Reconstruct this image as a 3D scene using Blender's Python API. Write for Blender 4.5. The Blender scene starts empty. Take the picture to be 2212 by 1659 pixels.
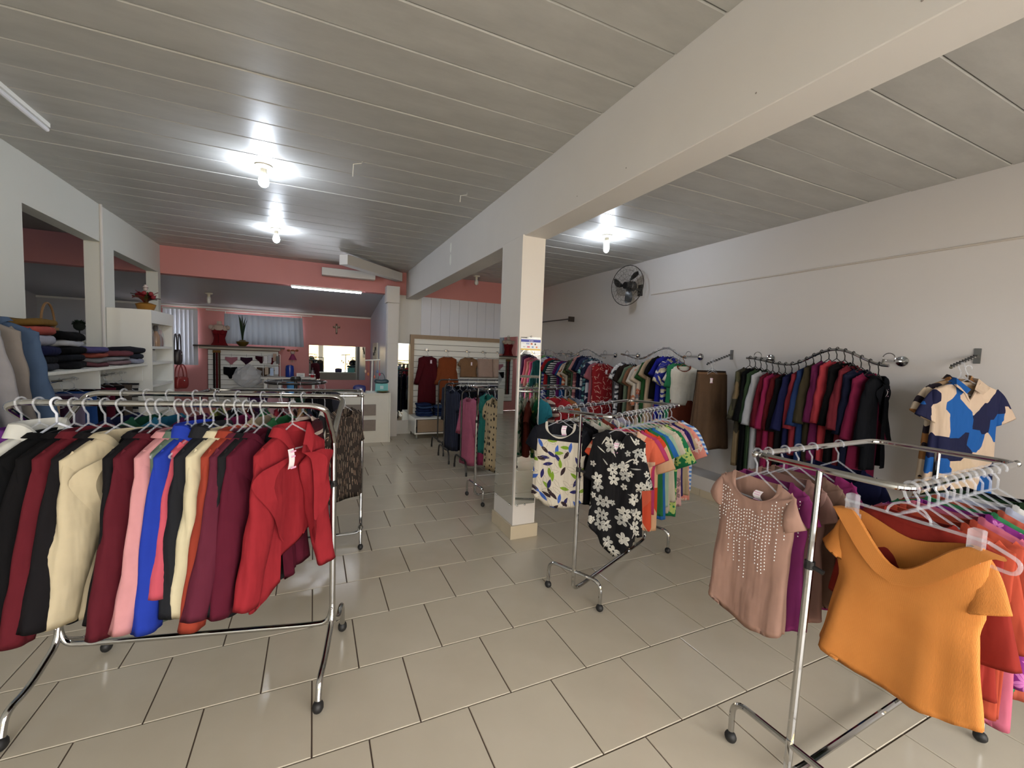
import bpy, math, random
import numpy as np
from mathutils import Matrix, Vector

# ------------------------------------------------------------------ camera, world, exposure
scene = bpy.context.scene
COL = scene.collection
PI = math.pi
CAMH = 1.6706
YAW, PITCH, ROLL = math.radians(24.9605), math.radians(-3.8011), math.radians(2.0894)

def camera_axes():
    cy, sy, cp, sp = math.cos(YAW), math.sin(YAW), math.cos(PITCH), math.sin(PITCH)
    f = Vector((sy*cp, cy*cp, sp)); r0 = Vector((cy, -sy, 0)); u0 = r0.cross(f)
    r = r0*math.cos(ROLL) + u0*math.sin(ROLL)
    return r, r.cross(f), f
cd = bpy.data.cameras.new('camera')
cam = bpy.data.objects.new('camera', cd); COL.objects.link(cam)
_r, _u, _f = camera_axes()
m = Matrix.Identity(4)
for i in range(3):
    m[i][0], m[i][1], m[i][2] = _r[i], _u[i], -_f[i]
m[0][3], m[1][3], m[2][3] = 0.0, 0.0, CAMH
cam.matrix_world = m
cd.sensor_fit = 'HORIZONTAL'; cd.sensor_width = 36.0
cd.lens = 924.585/2212*36.0
cd.clip_start = 0.05; cd.clip_end = 200
scene.camera = cam

world = bpy.data.worlds.new('sky'); scene.world = world; world.use_nodes = True
_bg = world.node_tree.nodes['Background']
_bg.inputs[0].default_value = (1.0, 0.99, 0.985, 1); _bg.inputs[1].default_value = 9.6

vs = scene.view_settings
vs.view_transform = 'Standard'; vs.look = 'None'; vs.exposure = 0.0; vs.gamma = 1.0
vs.use_curve_mapping = False
scene.cycles.max_bounces = 6; scene.cycles.diffuse_bounces = 4; scene.cycles.glossy_bounces = 3
scene.cycles.transmission_bounces = 3; scene.cycles.transparent_max_bounces = 10
scene.cycles.adaptive_threshold = .045
scene.cycles.caustics_reflective = False; scene.cycles.caustics_refractive = False
scene.cycles.sample_clamp_indirect = 4.0

FRONT_Y = -2.6           # shop front behind the camera
OPENINGS = [(-1.95, 0.25, 0.08, 2.75), (0.5, 2.45, 0.08, 2.75), (2.7, 4.55, 0.08, 2.75)]
for a, b, z0, z1 in OPENINGS:      # sampling portals for the sky in the shop-front openings
    ld = bpy.data.lights.new('window_portal', 'AREA'); ld.shape = 'RECTANGLE'
    ld.size = b-a; ld.size_y = z1-z0; ld.cycles.is_portal = True
    lo = bpy.data.objects.new('window_portal', ld); COL.objects.link(lo)
    lo.location = ((a+b)/2, FRONT_Y-0.1, (z0+z1)/2); lo.rotation_euler = (PI/2, 0, 0)
REAR_WINDOWS = [(-1.78, -.32, 1.78, 2.36), (-2.9, -2.4, 1.24, 2.38)]
for a, b, z0, z1 in REAR_WINDOWS:
    ld = bpy.data.lights.new('window_portal', 'AREA'); ld.shape = 'RECTANGLE'
    ld.size = b-a; ld.size_y = z1-z0; ld.cycles.is_portal = True
    lo = bpy.data.objects.new('window_portal', ld); COL.objects.link(lo)
    lo.location = ((a+b)/2, 11.92, (z0+z1)/2); lo.rotation_euler = (-PI/2, 0, 0)

# ------------------------------------------------------------------ helpers
def lin(c):
    if max(c) > 1.001: c = [v/255 for v in c]
    return tuple((v/12.92 if v <= .04045 else ((v+.055)/1.055)**2.4) for v in c) + (1,)

class NT:
    def __init__(s, mat):
        mat.use_nodes = True; s.t = mat.node_tree; s.b = s.t.nodes['Principled BSDF']
    def n(s, typ, **kw):
        nd = s.t.nodes.new(typ)
        for k, v in kw.items(): setattr(nd, k, v)
        return nd
    def l(s, a, b): s.t.links.new(a, b)
    def math(s, op, a, b=None, c=None):
        nd = s.n('ShaderNodeMath', operation=op)
        for i, v in enumerate((a, b, c)):
            if v is None: continue
            if isinstance(v, (int, float)): nd.inputs[i].default_value = v
            else: s.l(v, nd.inputs[i])
        return nd.outputs[0]
    def mix(s, f, a, b):
        nd = s.n('ShaderNodeMix', data_type='RGBA')
        for i, v in ((0, f), (6, a), (7, b)):
            if isinstance(v, (int, float)): nd.inputs[i].default_value = v
            elif isinstance(v, tuple): nd.inputs[i].default_value = v if len(v) == 4 else lin(v)
            else: s.l(v, nd.inputs[i])
        return nd.outputs[2]
    def obj(s): return s.n('ShaderNodeTexCoord').outputs['Object']
    def noise(s, vec, scale, detail=3, rough=.55):
        nd = s.n('ShaderNodeTexNoise'); nd.inputs['Scale'].default_value = scale
        nd.inputs['Detail'].default_value = detail; nd.inputs['Roughness'].default_value = rough
        if vec is not None: s.l(vec, nd.inputs['Vector'])
        return nd.outputs[0]
    def ramp(s, f, stops, interp='LINEAR'):
        nd = s.n('ShaderNodeValToRGB'); cr = nd.color_ramp; cr.interpolation = interp
        while len(cr.elements) < len(stops): cr.elements.new(.5)
        for e, (p, c) in zip(cr.elements, stops):
            e.position = p; e.color = lin(c)
        s.l(f, nd.inputs[0]); return nd.outputs[0]
    def bump(s, h, strength=.2, dist=.002):
        nd = s.n('ShaderNodeBump'); nd.inputs['Strength'].default_value = strength
        nd.inputs['Distance'].default_value = dist; s.l(h, nd.inputs['Height'])
        s.l(nd.outputs[0], s.b.inputs['Normal'])

MATS = {}
def mat(key, color, rough=.5, metal=0, var=0, vscale=6, bump=0, bscale=60, spec=None, coat=0):
    if key in MATS: return MATS[key]
    mt = bpy.data.materials.new(key); t = NT(mt); b = t.b
    b.inputs['Base Color'].default_value = lin(color)
    b.inputs['Roughness'].default_value = rough; b.inputs['Metallic'].default_value = metal
    if spec is not None: b.inputs['Specular IOR Level'].default_value = spec
    if coat: b.inputs['Coat Weight'].default_value = coat
    if var:
        c = lin(color)
        lo = tuple(max(0, v*(1-var)) for v in c[:3])+(1,); hi = tuple(min(1, v*(1+var)) for v in c[:3])+(1,)
        f = t.noise(t.obj(), vscale, 4)
        t.l(t.mix(f, lo, hi), b.inputs['Base Color'])
    if bump: t.bump(t.noise(t.obj(), bscale, 3), bump)
    MATS[key] = mt; return mt

FAB = .66
def fabric(color, rough=.85, weave=420, strength=.25):
    key = 'fabric_%d_%d_%d_%d' % (*color, weave)
    if key in MATS: return MATS[key]
    mt = bpy.data.materials.new(key); t = NT(mt); b = t.b
    c = lin(color); lum = .2126*c[0]+.7152*c[1]+.0722*c[2]
    c = tuple((v*.86+lum*.14)*FAB for v in c); o = t.obj()
    lo = tuple(v*.86 for v in c[:3])+(1,); hi = tuple(min(1, v*1.1) for v in c[:3])+(1,)
    t.l(t.mix(t.noise(o, 14, 3), lo, hi), b.inputs['Base Color'])
    b.inputs['Roughness'].default_value = rough
    b.inputs['Specular IOR Level'].default_value = .1
    mp = t.n('ShaderNodeMapping'); mp.inputs['Scale'].default_value = (1, 1, .22); t.l(o, mp.inputs[0])
    t.bump(t.math('ADD', t.math('MULTIPLY', t.noise(o, weave, 1), .012), t.math('ADD', t.noise(mp.outputs[0], 16, 2), t.math('MULTIPLY', t.noise(o, 7, 2), .8))), min(1, strength*2.2), .022)
    MATS[key] = mt; return mt

def planar(t, sx=1, sz=1, warp=0):
    o = t.obj(); sp = t.n('ShaderNodeSeparateXYZ'); t.l(o, sp.inputs[0])
    cb = t.n('ShaderNodeCombineXYZ')
    t.l(t.math('ADD', t.math('MULTIPLY', sp.outputs[0], sx), t.math('MULTIPLY', sp.outputs[1], sx*.8)), cb.inputs[0])
    t.l(t.math('MULTIPLY', sp.outputs[2], sz), cb.inputs[1])
    v = cb.outputs[0]
    if warp:
        nd = t.n('ShaderNodeTexNoise'); nd.inputs['Scale'].default_value = 5; t.l(o, nd.inputs['Vector'])
        vm = t.n('ShaderNodeVectorMath', operation='SCALE'); t.l(nd.outputs['Color'], vm.inputs[0]); vm.inputs['Scale'].default_value = warp
        va = t.n('ShaderNodeVectorMath', operation='ADD'); t.l(v, va.inputs[0]); t.l(vm.outputs[0], va.inputs[1]); v = va.outputs[0]
    return v, sp

def cells(t, v, shift=0.0, rnd=.8):
    """voronoi cell-local coordinates turned by a random angle: returns u, w, colour channels, radius, angle"""
    if shift:
        va = t.n('ShaderNodeVectorMath', operation='ADD'); t.l(v, va.inputs[0]); va.inputs[1].default_value = (shift, shift*.63, 0); v = va.outputs[0]
    vo = t.n('ShaderNodeTexVoronoi', voronoi_dimensions='2D'); vo.inputs['Scale'].default_value = 1; vo.inputs['Randomness'].default_value = rnd
    t.l(v, vo.inputs['Vector'])
    df = t.n('ShaderNodeVectorMath', operation='SUBTRACT'); t.l(v, df.inputs[0]); t.l(vo.outputs['Position'], df.inputs[1])
    s1 = t.n('ShaderNodeSeparateXYZ'); t.l(df.outputs[0], s1.inputs[0])
    cc = t.n('ShaderNodeSeparateColor'); t.l(vo.outputs['Color'], cc.inputs[0])
    ang = t.math('MULTIPLY', cc.outputs[0], 6.283)
    ca, sa = t.math('COSINE', ang), t.math('SINE', ang)
    u = t.math('ADD', t.math('MULTIPLY', s1.outputs[0], ca), t.math('MULTIPLY', s1.outputs[1], sa))
    w = t.math('SUBTRACT', t.math('MULTIPLY', s1.outputs[1], ca), t.math('MULTIPLY', s1.outputs[0], sa))
    r = t.math('SQRT', t.math('ADD', t.math('MULTIPLY', u, u), t.math('MULTIPLY', w, w)))
    th = t.math('ARCTAN2', w, u)
    return u, w, cc, r, th

def leafmask(t, u, w, half, wid):
    q = t.math('DIVIDE', u, half)
    lim = t.math('MULTIPLY', t.math('SUBTRACT', 1.0, t.math('MULTIPLY', q, q)), wid)
    return t.math('LESS_THAN', t.math('ABSOLUTE', w), lim)

def print_mat(kind, base=(240, 235, 225), cols=((60, 90, 200),), scale=14):
    key = 'print_%s_%s_%s_%s' % (kind, base, cols, scale)
    if key in MATS: return MATS[key]
    mt = bpy.data.materials.new('print_'+kind); t = NT(mt); b = t.b
    b.inputs['Roughness'].default_value = .8; b.inputs['Specular IOR Level'].default_value = .25
    n = len(cols)
    stops = [(i/n, c) for i, c in enumerate(cols)]
    if kind == 'leaf':
        v, _ = planar(t, scale, scale, 0)
        out = lin(base)
        for k, sh in enumerate((0.0, 7.3, 3.7)):
            u, w, cc, r, th = cells(t, v, sh, .75)
            mk = leafmask(t, u, w, .52, .15)
            if k == 2:
                inner = leafmask(t, u, w, .47, .125)
                mk = t.math('SUBTRACT', mk, inner); colr = lin((150, 145, 140))
            else: colr = t.ramp(cc.outputs[1], stops, 'CONSTANT')
            out = t.mix(mk, out, colr)
    elif kind == 'flower':
        v, _ = planar(t, scale, scale, .15*scale*.05)
        out = lin(base)
        for k, (sh, rad) in enumerate(((0.0, .46), (5.1, .24), (9.7, .3))):
            u, w, cc, r, th = cells(t, v, sh, .9)
            pet = t.math('ABSOLUTE', t.math('COSINE', t.math('MULTIPLY', th, 2.5)))
            lim = t.math('MULTIPLY', t.math('ADD', t.math('MULTIPLY', pet, .6), .4), rad)
            mk = t.math('LESS_THAN', r, lim)
            cen = t.math('LESS_THAN', r, rad*.16)
            vein = t.math('LESS_THAN', t.math('ABSOLUTE', t.math('SINE', t.math('MULTIPLY', th, 5))), .16)
            mk = t.math('MULTIPLY', mk, t.math('SUBTRACT', 1.0, t.math('MAXIMUM', cen, t.math('MULTIPLY', vein, .8))))
            if k == 2: mk = leafmask(t, u, w, .4, .05)
            keep = t.math('GREATER_THAN', cc.outputs[2], .22 if k == 0 else .45)
            out = t.mix(t.math('MULTIPLY', mk, keep), out, t.ramp(cc.outputs[1], stops, 'CONSTANT'))
    elif kind in ('shapes', 'zebra'):
        v, _ = planar(t, scale, scale*.8, .3 if kind == 'shapes' else .8)
        vo = t.n('ShaderNodeTexVoronoi', voronoi_dimensions='2D', distance='MANHATTAN' if kind == 'shapes' else 'EUCLIDEAN'); vo.inputs['Scale'].default_value = 1
        t.l(v, vo.inputs['Vector']); cc = t.n('ShaderNodeSeparateColor'); t.l(vo.outputs['Color'], cc.inputs[0])
        out = t.ramp(cc.outputs[0], stops, 'CONSTANT')
    elif kind == 'dash':
        v, _ = planar(t, scale*2.6, scale*.55, 0)
        u, w, cc, r, th = cells(t, v, 0, .9)
        va = t.n('ShaderNodeTexVoronoi', voronoi_dimensions='2D'); va.inputs['Scale'].default_value = 1; t.l(v, va.inputs['Vector'])
        df = t.n('ShaderNodeVectorMath', operation='SUBTRACT'); t.l(v, df.inputs[0]); t.l(va.outputs['Position'], df.inputs[1])
        s1 = t.n('ShaderNodeSeparateXYZ'); t.l(df.outputs[0], s1.inputs[0])
        mk = t.math('MULTIPLY', t.math('LESS_THAN', t.math('ABSOLUTE', s1.outputs[0]), .09), t.math('LESS_THAN', t.math('ABSOLUTE', s1.outputs[1]), .3))
        out = t.mix(mk, lin(base), t.ramp(cc.outputs[1], stops, 'CONSTANT'))
    elif kind == 'lines':
        v, _ = planar(t, scale, scale, 0); out = lin(base)
        for sh in (0.0, 4.4):
            u, w, cc, r, th = cells(t, v, sh, .9)
            mk = t.math('MULTIPLY', t.math('LESS_THAN', t.math('ABSOLUTE', w), .035), t.math('LESS_THAN', t.math('ABSOLUTE', u), .33))
            out = t.mix(mk, out, t.ramp(cc.outputs[1], stops, 'CONSTANT'))
    elif kind == 'dots':
        v, _ = planar(t, scale, scale, 0); u, w, cc, r, th = cells(t, v, 0, .55)
        out = t.mix(t.math('LESS_THAN', r, t.math('ADD', t.math('MULTIPLY', cc.outputs[1], .16), .12)), lin(base), lin(cols[0]))
    elif kind in ('hstripe', 'vstripe', 'wave'):
        v, sp = planar(t, scale, scale, .5 if kind == 'wave' else 0)
        sv = t.n('ShaderNodeSeparateXYZ'); t.l(v, sv.inputs[0])
        f = t.math('FRACT', sv.outputs[0 if kind == 'vstripe' else 1])
        out = t.ramp(f, [(0, base)] + [(.5+i*.5/n, c) for i, c in enumerate(cols)], 'CONSTANT')
    elif kind == 'yoke':      # dark yoke over a leaf print
        v, sp = planar(t, scale, scale, 0); out = lin(base)
        for k, sh in enumerate((0.0, 7.3, 3.7)):
            u, w, cc, r, th = cells(t, v, sh, .75)
            mk = leafmask(t, u, w, .5, .17)
            if k == 2:
                mk = t.math('SUBTRACT', mk, leafmask(t, u, w, .46, .145)); colr = lin((160, 150, 140))
            else:
                colr = t.ramp(cc.outputs[1], stops, 'CONSTANT'); mk = t.math('MULTIPLY', mk, t.math('GREATER_THAN', cc.outputs[2], .4))
            out = t.mix(mk, out, colr)
        out = t.mix(t.math('GREATER_THAN', sp.outputs[2], -.235), out, lin((22, 24, 34)))
    out = t.mix(.28, out, (0.0, 0.0, 0.0, 1))
    t.l(out, b.inputs['Base Color'])
    mp = t.n('ShaderNodeMapping'); mp.inputs['Scale'].default_value = (1, 1, .22); t.l(t.obj(), mp.inputs[0])
    t.bump(t.math('ADD', t.math('MULTIPLY', t.noise(t.obj(), 300, 1), .012), t.noise(mp.outputs[0], 16, 2)), .6, .03)
    MATS[key] = mt; return mt

def emit(key, color, strength):
    if key in MATS: return MATS[key]
    mt = bpy.data.materials.new(key); t = NT(mt)
    t.b.inputs['Base Color'].default_value = (1, 1, 1, 1)
    t.b.inputs['Emission Color'].default_value = lin(color); t.b.inputs['Emission Strength'].default_value = strength
    MATS[key] = mt; return mt

def clear(key, color, alpha, rough=.08):
    if key in MATS: return MATS[key]
    mt = bpy.data.materials.new(key); t = NT(mt); b = t.b
    b.inputs['Base Color'].default_value = lin(color); b.inputs['Roughness'].default_value = rough
    tr = t.n('ShaderNodeBsdfTransparent'); mx = t.n('ShaderNodeMixShader'); mx.inputs[0].default_value = alpha
    t.l(tr.outputs[0], mx.inputs[1]); t.l(b.outputs[0], mx.inputs[2])
    t.l(mx.outputs[0], t.t.nodes['Material Output'].inputs[0])
    MATS[key] = mt; return mt

CHROME = mat('chrome', (190, 190, 190), .07, 1)
STEEL = mat('brushed_steel', (150, 150, 148), .3, 1)
BLACKM = mat('black_enamel', (30, 26, 24), .35)
RUBBER = mat('black_rubber', (24, 24, 25), .55)
WHITEP = mat('white_plaster', (214, 211, 208), .75, var=.04, vscale=3, bump=.12, bscale=90)
WHITEL = mat('white_laminate', (236, 236, 230), .4)
CLEARP = clear('clear_plastic', (225, 230, 240), .24, .05)
TAGW = mat('paper_tag', (245, 238, 242), .6)
TAGP = mat('pink_print', (226, 170, 205), .6)
MIRROR = mat('mirror_glass', (232, 236, 232), .015, 1)
PINK = mat('pink_paint', (202, 136, 134), .7, var=.05, vscale=2.5, bump=.1, bscale=80)

def raw(name, V, F, material, parent=None, smooth=True, sharp=None):
    me = bpy.data.meshes.new(name)
    me.from_pydata([tuple(map(float, v)) for v in V], [], [tuple(f) for f in F])
    if smooth:
        me.polygons.foreach_set('use_smooth', [True]*len(me.polygons))
        if sharp is not None: me.set_sharp_from_angle(angle=math.radians(sharp))
    mats = material if isinstance(material, (list, tuple)) else [material]
    for k in mats: me.materials.append(k)
    me.update()
    return link(name, me, parent)

def link(name, me, parent=None):
    o = bpy.data.objects.new(name, me); COL.objects.link(o)
    if parent is not None: o.parent = parent
    return o

class G:
    def __init__(s): s.V = []; s.F = []; s.mi = []; s.cur = 0
    def add(s, V, F):
        k = len(s.V); s.V += [tuple(v) for v in V]; s.F += [tuple(i+k for i in f) for f in F]
        s.mi += [s.cur]*len(F); return s
    def box(s, x0, x1, y0, y1, z0, z1, ch=0):
        if ch:
            c = ch; V = []; 
            for z, i in ((z0, c), (z0+c, 0), (z1-c, 0), (z1, c)):
                V += [(x0+i, y0+i, z), (x1-i, y0+i, z), (x1-i, y1-i, z), (x0+i, y1-i, z)]
            F = [(3, 2, 1, 0), (12, 13, 14, 15)]
            for r in range(3):
                for k in range(4): F.append((r*4+k, r*4+(k+1) % 4, r*4+4+(k+1) % 4, r*4+4+k))
            return s.add(V, F)
        V = [(x, y, z) for z in (z0, z1) for x, y in ((x0, y0), (x1, y0), (x1, y1), (x0, y1))]
        return s.add(V, [(3, 2, 1, 0), (4, 5, 6, 7), (0, 1, 5, 4), (1, 2, 6, 5), (2, 3, 7, 6), (3, 0, 4, 7)])
    def tube(s, path, r, n=8, closed=False, radii=None):
        P = [Vector(p) for p in path]; m = len(P); V = []; F = []
        up = None
        for i in range(m):
            if closed: d = P[(i+1) % m]-P[i-1]
            else: d = P[min(i+1, m-1)]-P[max(i-1, 0)]
            if d.length < 1e-9: d = Vector((0, 0, 1))
            d.normalize()
            if up is None:
                up = Vector((0, 0, 1)) if abs(d.z) < .9 else Vector((1, 0, 0))
            a = (up - d*up.dot(d))
            if a.length < 1e-6: a = Vector((1, .3, 0)); a = a-d*a.dot(d)
            a.normalize(); up = a; b = d.cross(a)
            rr = radii[i] if radii else r
            for k in range(n):
                q = 2*PI*k/n; V.append(P[i]+(a*math.cos(q)+b*math.sin(q))*rr)
        for i in range(m if closed else m-1):
            j = (i+1) % m
            for k in range(n): F.append((i*n+k, i*n+(k+1) % n, j*n+(k+1) % n, j*n+k))
        if not closed:
            F.append(tuple(range(n-1, -1, -1))); F.append(tuple((m-1)*n+k for k in range(n)))
        return s.add(V, F)
    def lathe(s, prof, n=16, c=(0, 0, 0), ax='z'):
        V = []; F = []; m = len(prof)
        for r, z in prof:
            for k in range(n):
                q = 2*PI*k/n; x, y = r*math.cos(q), r*math.sin(q)
                p = (x, y, z) if ax == 'z' else ((z, x, y) if ax == 'x' else (x, z, y))
                V.append((p[0]+c[0], p[1]+c[1], p[2]+c[2]))
        for i in range(m-1):
            for k in range(n): F.append((i*n+k, i*n+(k+1) % n, (i+1)*n+(k+1) % n, (i+1)*n+k))
        F.append(tuple(range(n-1, -1, -1))); F.append(tuple((m-1)*n+k for k in range(n)))
        return s.add(V, F)
    def ball(s, c, rx, ry=None, rz=None, n=10):
        ry = ry or rx; rz = rz or rx
        prof = []; V = []; F = []; m = max(4, n//2+1)
        for i in range(m+1):
            p = PI*i/m
            for k in range(n):
                q = 2*PI*k/n
                V.append((c[0]+rx*math.sin(p)*math.cos(q), c[1]+ry*math.sin(p)*math.sin(q), c[2]-rz*math.cos(p)))
        for i in range(m):
            for k in range(n): F.append((i*n+k, i*n+(k+1) % n, (i+1)*n+(k+1) % n, (i+1)*n+k))
        return s.add(V, F)
    def prism(s, pts, y0, y1):
        n = len(pts); V = [(x, y0, z) for x, z in pts]+[(x, y1, z) for x, z in pts]
        F = [tuple(range(n)), tuple(range(2*n-1, n-1, -1))]+[(i, i+n, (i+1) % n+n, (i+1) % n) for i in range(n)]
        return s.add(V, F)
    def rot(s, a, start=0):
        c, d = math.cos(a), math.sin(a)
        s.V = s.V[:start]+[(x*c-y*d, x*d+y*c, z) for x, y, z in s.V[start:]]; return s
    def move(s, dx, dy, dz, start=0):
        s.V = s.V[:start]+[(x+dx, y+dy, z+dz) for x, y, z in s.V[start:]]; return s
    def obj(s, name, material, parent=None, smooth=True, sharp=35):
        o = raw(name, s.V, s.F, material, parent, smooth, sharp)
        if any(s.mi): o.data.polygons.foreach_set('material_index', s.mi)
        return o

def rounded(pts, rad, seg=5, closed=False):
    P = [Vector(p) for p in pts]; n = len(P); out = []
    for i in range(n):
        if not closed and i in (0, n-1): out.append(P[i]); continue
        a, b, c = P[i-1], P[i], P[(i+1) % n]
        u = (a-b); v = (c-b); d = min(rad, u.length*.48, v.length*.48)
        p0, p1 = b+u.normalized()*d, b+v.normalized()*d
        for k in range(seg+1):
            t = k/seg; out.append(p0*(1-t)**2+b*2*t*(1-t)+p1*t*t)
    return out

USED = {}
def setp(o, label=None, cat=None, group=None, kind=None):
    if label:
        o['label'] = label; USED[label] = USED.get(label, 0)+1
    if cat: o['category'] = cat
    if group: o['group'] = group
    if kind: o['kind'] = kind
    return o
def thing(name, label, cat, loc=(0, 0, 0), rz=0, group=None, tilt=0):
    o = bpy.data.objects.new(name, None); COL.objects.link(o); o.empty_display_size = .1
    o.location = loc; o.rotation_euler = (tilt, 0, rz)
    return setp(o, label, cat, group)
def struct(name, g, material, smooth=False, parent=None, label=None):
    o = g.obj(name, material, parent, smooth)
    if parent is None: o['kind'] = 'structure'
    if label: o['label'] = label
    return o
# ------------------------------------------------------------------ the room
ZC = 3.235; XL = -2.245; XR = 4.75; YB = 8.75; YBB = 11.8
random.seed(4)

def tile_material():
    mt = bpy.data.materials.new('glazed_floor_tile'); t = NT(mt); b = t.b
    oi = t.n('ShaderNodeObjectInfo')
    o = t.obj()
    c = t.mix(t.noise(o, 5, 3), (188, 177, 157), (204, 194, 175))
    c2 = t.mix(t.math('MULTIPLY', oi.outputs['Random'], .5), c, (199, 190, 172))
    t.l(c2, b.inputs['Base Color'])
    t.l(t.math('ADD', t.math('MULTIPLY', t.noise(o, 9, 3), .12), .12), b.inputs['Roughness'])
    t.bump(t.noise(o, 3.5, 2), .05, .004)
    return mt
TILE = tile_material()
GROUT = mat('dark_grout', (92, 76, 66), .9)

floor = struct('floor', G().box(-5, XR, FRONT_Y, YBB, -.08, -.006), GROUT)
TW, TD, TX, TY = .45, .4538, .0014, 1.8131
def tile_geo(g, x, y):
    gp, ch = .003, .0025
    x0, x1, y0, y1 = x+gp, x+TW-gp, y+gp, y+TD-gp
    V = [(x0, y0, -.012), (x1, y0, -.012), (x1, y1, -.012), (x0, y1, -.012),
         (x0, y0, -ch), (x1, y0, -ch), (x1, y1, -ch), (x0, y1, -ch),
         (x0+ch, y0+ch, 0), (x1-ch, y0+ch, 0), (x1-ch, y1-ch, 0), (x0+ch, y1-ch, 0)]
    F = [(8, 9, 10, 11)]
    for r in (0, 4):
        for k in range(4): F.append((r+k, r+(k+1) % 4, r+4+(k+1) % 4, r+4+k))
    return g.add(V, F)
tg = tile_geo(G(), 0, 0)
tile_me = bpy.data.meshes.new('tile'); tile_me.from_pydata(tg.V, [], tg.F); tile_me.materials.append(TILE)
def px(P):
    d = Vector(P)-Vector((0, 0, CAMH)); z = d.dot(_f)
    if z < .1: return None
    return 1106+924.585*d.dot(_r)/z, 829.5-924.585*d.dot(_u)/z
near, rest = [], []
for v in range(-10, 23):
    off = 0 if v % 2 == 0 else .5
    for u in range(-12, 11):
        x, y = TX+(u+off)*TW, TY+v*TD
        if x < -5.0 or x+TW > XR+.2 or y < FRONT_Y or y+TD > YBB: continue
        q = px((x+TW/2, y+TD/2, 0))
        ok = q and -150 < q[0] < 2362 and q[1] < 1800 and y < YB
        (near if ok else rest).append((math.hypot(x, y), x, y))
near.sort()
rest += near[300:]
for d, x, y in near[:300]:
    o = link('tile', tile_me, floor); o.location = (x, y, 0)
g = G()
for d, x, y in rest: tile_geo(g, x, y)
o = g.obj('tile_field', TILE, floor, False); o['kind'] = 'stuff'

# ceiling of precast boards
CEILM = bpy.data.materials.new('painted_ceiling_board'); t = NT(CEILM)
oi = t.n('ShaderNodeObjectInfo'); o_ = t.obj()
mp = t.n('ShaderNodeMapping'); mp.inputs['Scale'].default_value = (1, 3, 1); t.l(o_, mp.inputs[0])
c = t.ramp(t.noise(mp.outputs[0], 1.6, 5, .65), [(.25, (168, 167, 164)), (.6, (188, 187, 183)), (.78, (195, 193, 188)), (.9, (210, 208, 204))])
t.l(t.mix(t.math('MULTIPLY', oi.outputs['Random'], .25), c, (172, 171, 167)), t.b.inputs['Base Color'])
t.b.inputs['Roughness'].default_value = .42; t.bump(t.noise(o_, 40, 3), .12, .003)
ceiling = struct('ceiling', G().box(-5, XR+.1, FRONT_Y-.2, YB+.2, ZC+.028, ZC+.1), mat('ceiling_slab', (150, 147, 142), .8))
def board_mesh(x0, x1):
    gg = G(); w = .304; gp = .0028; c = .006
    V = [(x, y, z) for x in (x0, x1) for y, z in ((gp, .03), (gp, c), (gp+c, 0), (w-gp-c, 0), (w-gp, c), (w-gp, .03))]
    gg.add(V, [(0, 1, 2, 3, 4, 5), (11, 10, 9, 8, 7, 6)]+[(i, i+6, (i+1) % 6+6, (i+1) % 6) for i in range(6)])
    me = bpy.data.meshes.new('board'); me.from_pydata(gg.V, [], gg.F); me.materials.append(CEILM); return me
bm_l, bm_r = board_mesh(XL, 1.67), board_mesh(1.9, XR)
for me in (bm_l, bm_r):
    for k in range(-14, 25):
        y = 1.455+.304*k
        if y < FRONT_Y-.3 or y > YB-.05: continue
        o = link('board', me, ceiling); o.location = (0, y, ZC-.002+random.uniform(-.002, .002))

# walls
WALLR = mat('warm_white_wall', (206, 202, 200), .72, var=.03, vscale=1.2, bump=.15, bscale=70)
struct('wall_right', G().box(XR, XR+.15, FRONT_Y-.2, YBB+.1, 0, ZC+.1), WALLR)
struct('trim_1', G().box(4.40, XR, FRONT_Y, YB, 0, .25, .004), WALLR, label='low plastered plinth running along the foot of the right wall')
SKIRT = mat('beige_skirting_tile', (196, 184, 160), .3, var=.04)
sk = struct('baseboard_right', G().box(4.397, 4.40, FRONT_Y, YB, 0, .088), GROUT)
for k in range(25):
    y = FRONT_Y+k*.454
    if y+.45 < YB: G().box(4.388, 4.3975, y+.002, y+.452, .001, .09, .001).obj('tile', SKIRT, sk, False)

g = G()
W0, W1 = XL-.15, XL
g.box(W0, W1, FRONT_Y, 5.13, 0, ZC+.03); g.box(W0, W1, 5.13, 6.61, 2.81, ZC+.03); g.box(W0, W1, 5.13, 6.61, 0, 1.3)
g.box(W0, W1, 6.61, 6.97, 0, ZC+.03); g.box(W0, W1, 6.97, 8.63, 2.79, ZC+.03); g.box(W0, W1, 6.97, 8.63, 0, 1.3)
g.box(W0, W1, 8.63, YB, 0, ZC+.03)
struct('wall_left', g, mat('cool_white_wall', (214, 215, 208), .75, var=.03, vscale=1.5, bump=.15, bscale=70))
struct('trim_2', G().tube([(XL+.012, 6.60, 1.42), (XL+.012, 6.60, ZC)], .016, 8), WHITEP, True, label='white vertical conduit on the left wall')

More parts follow.
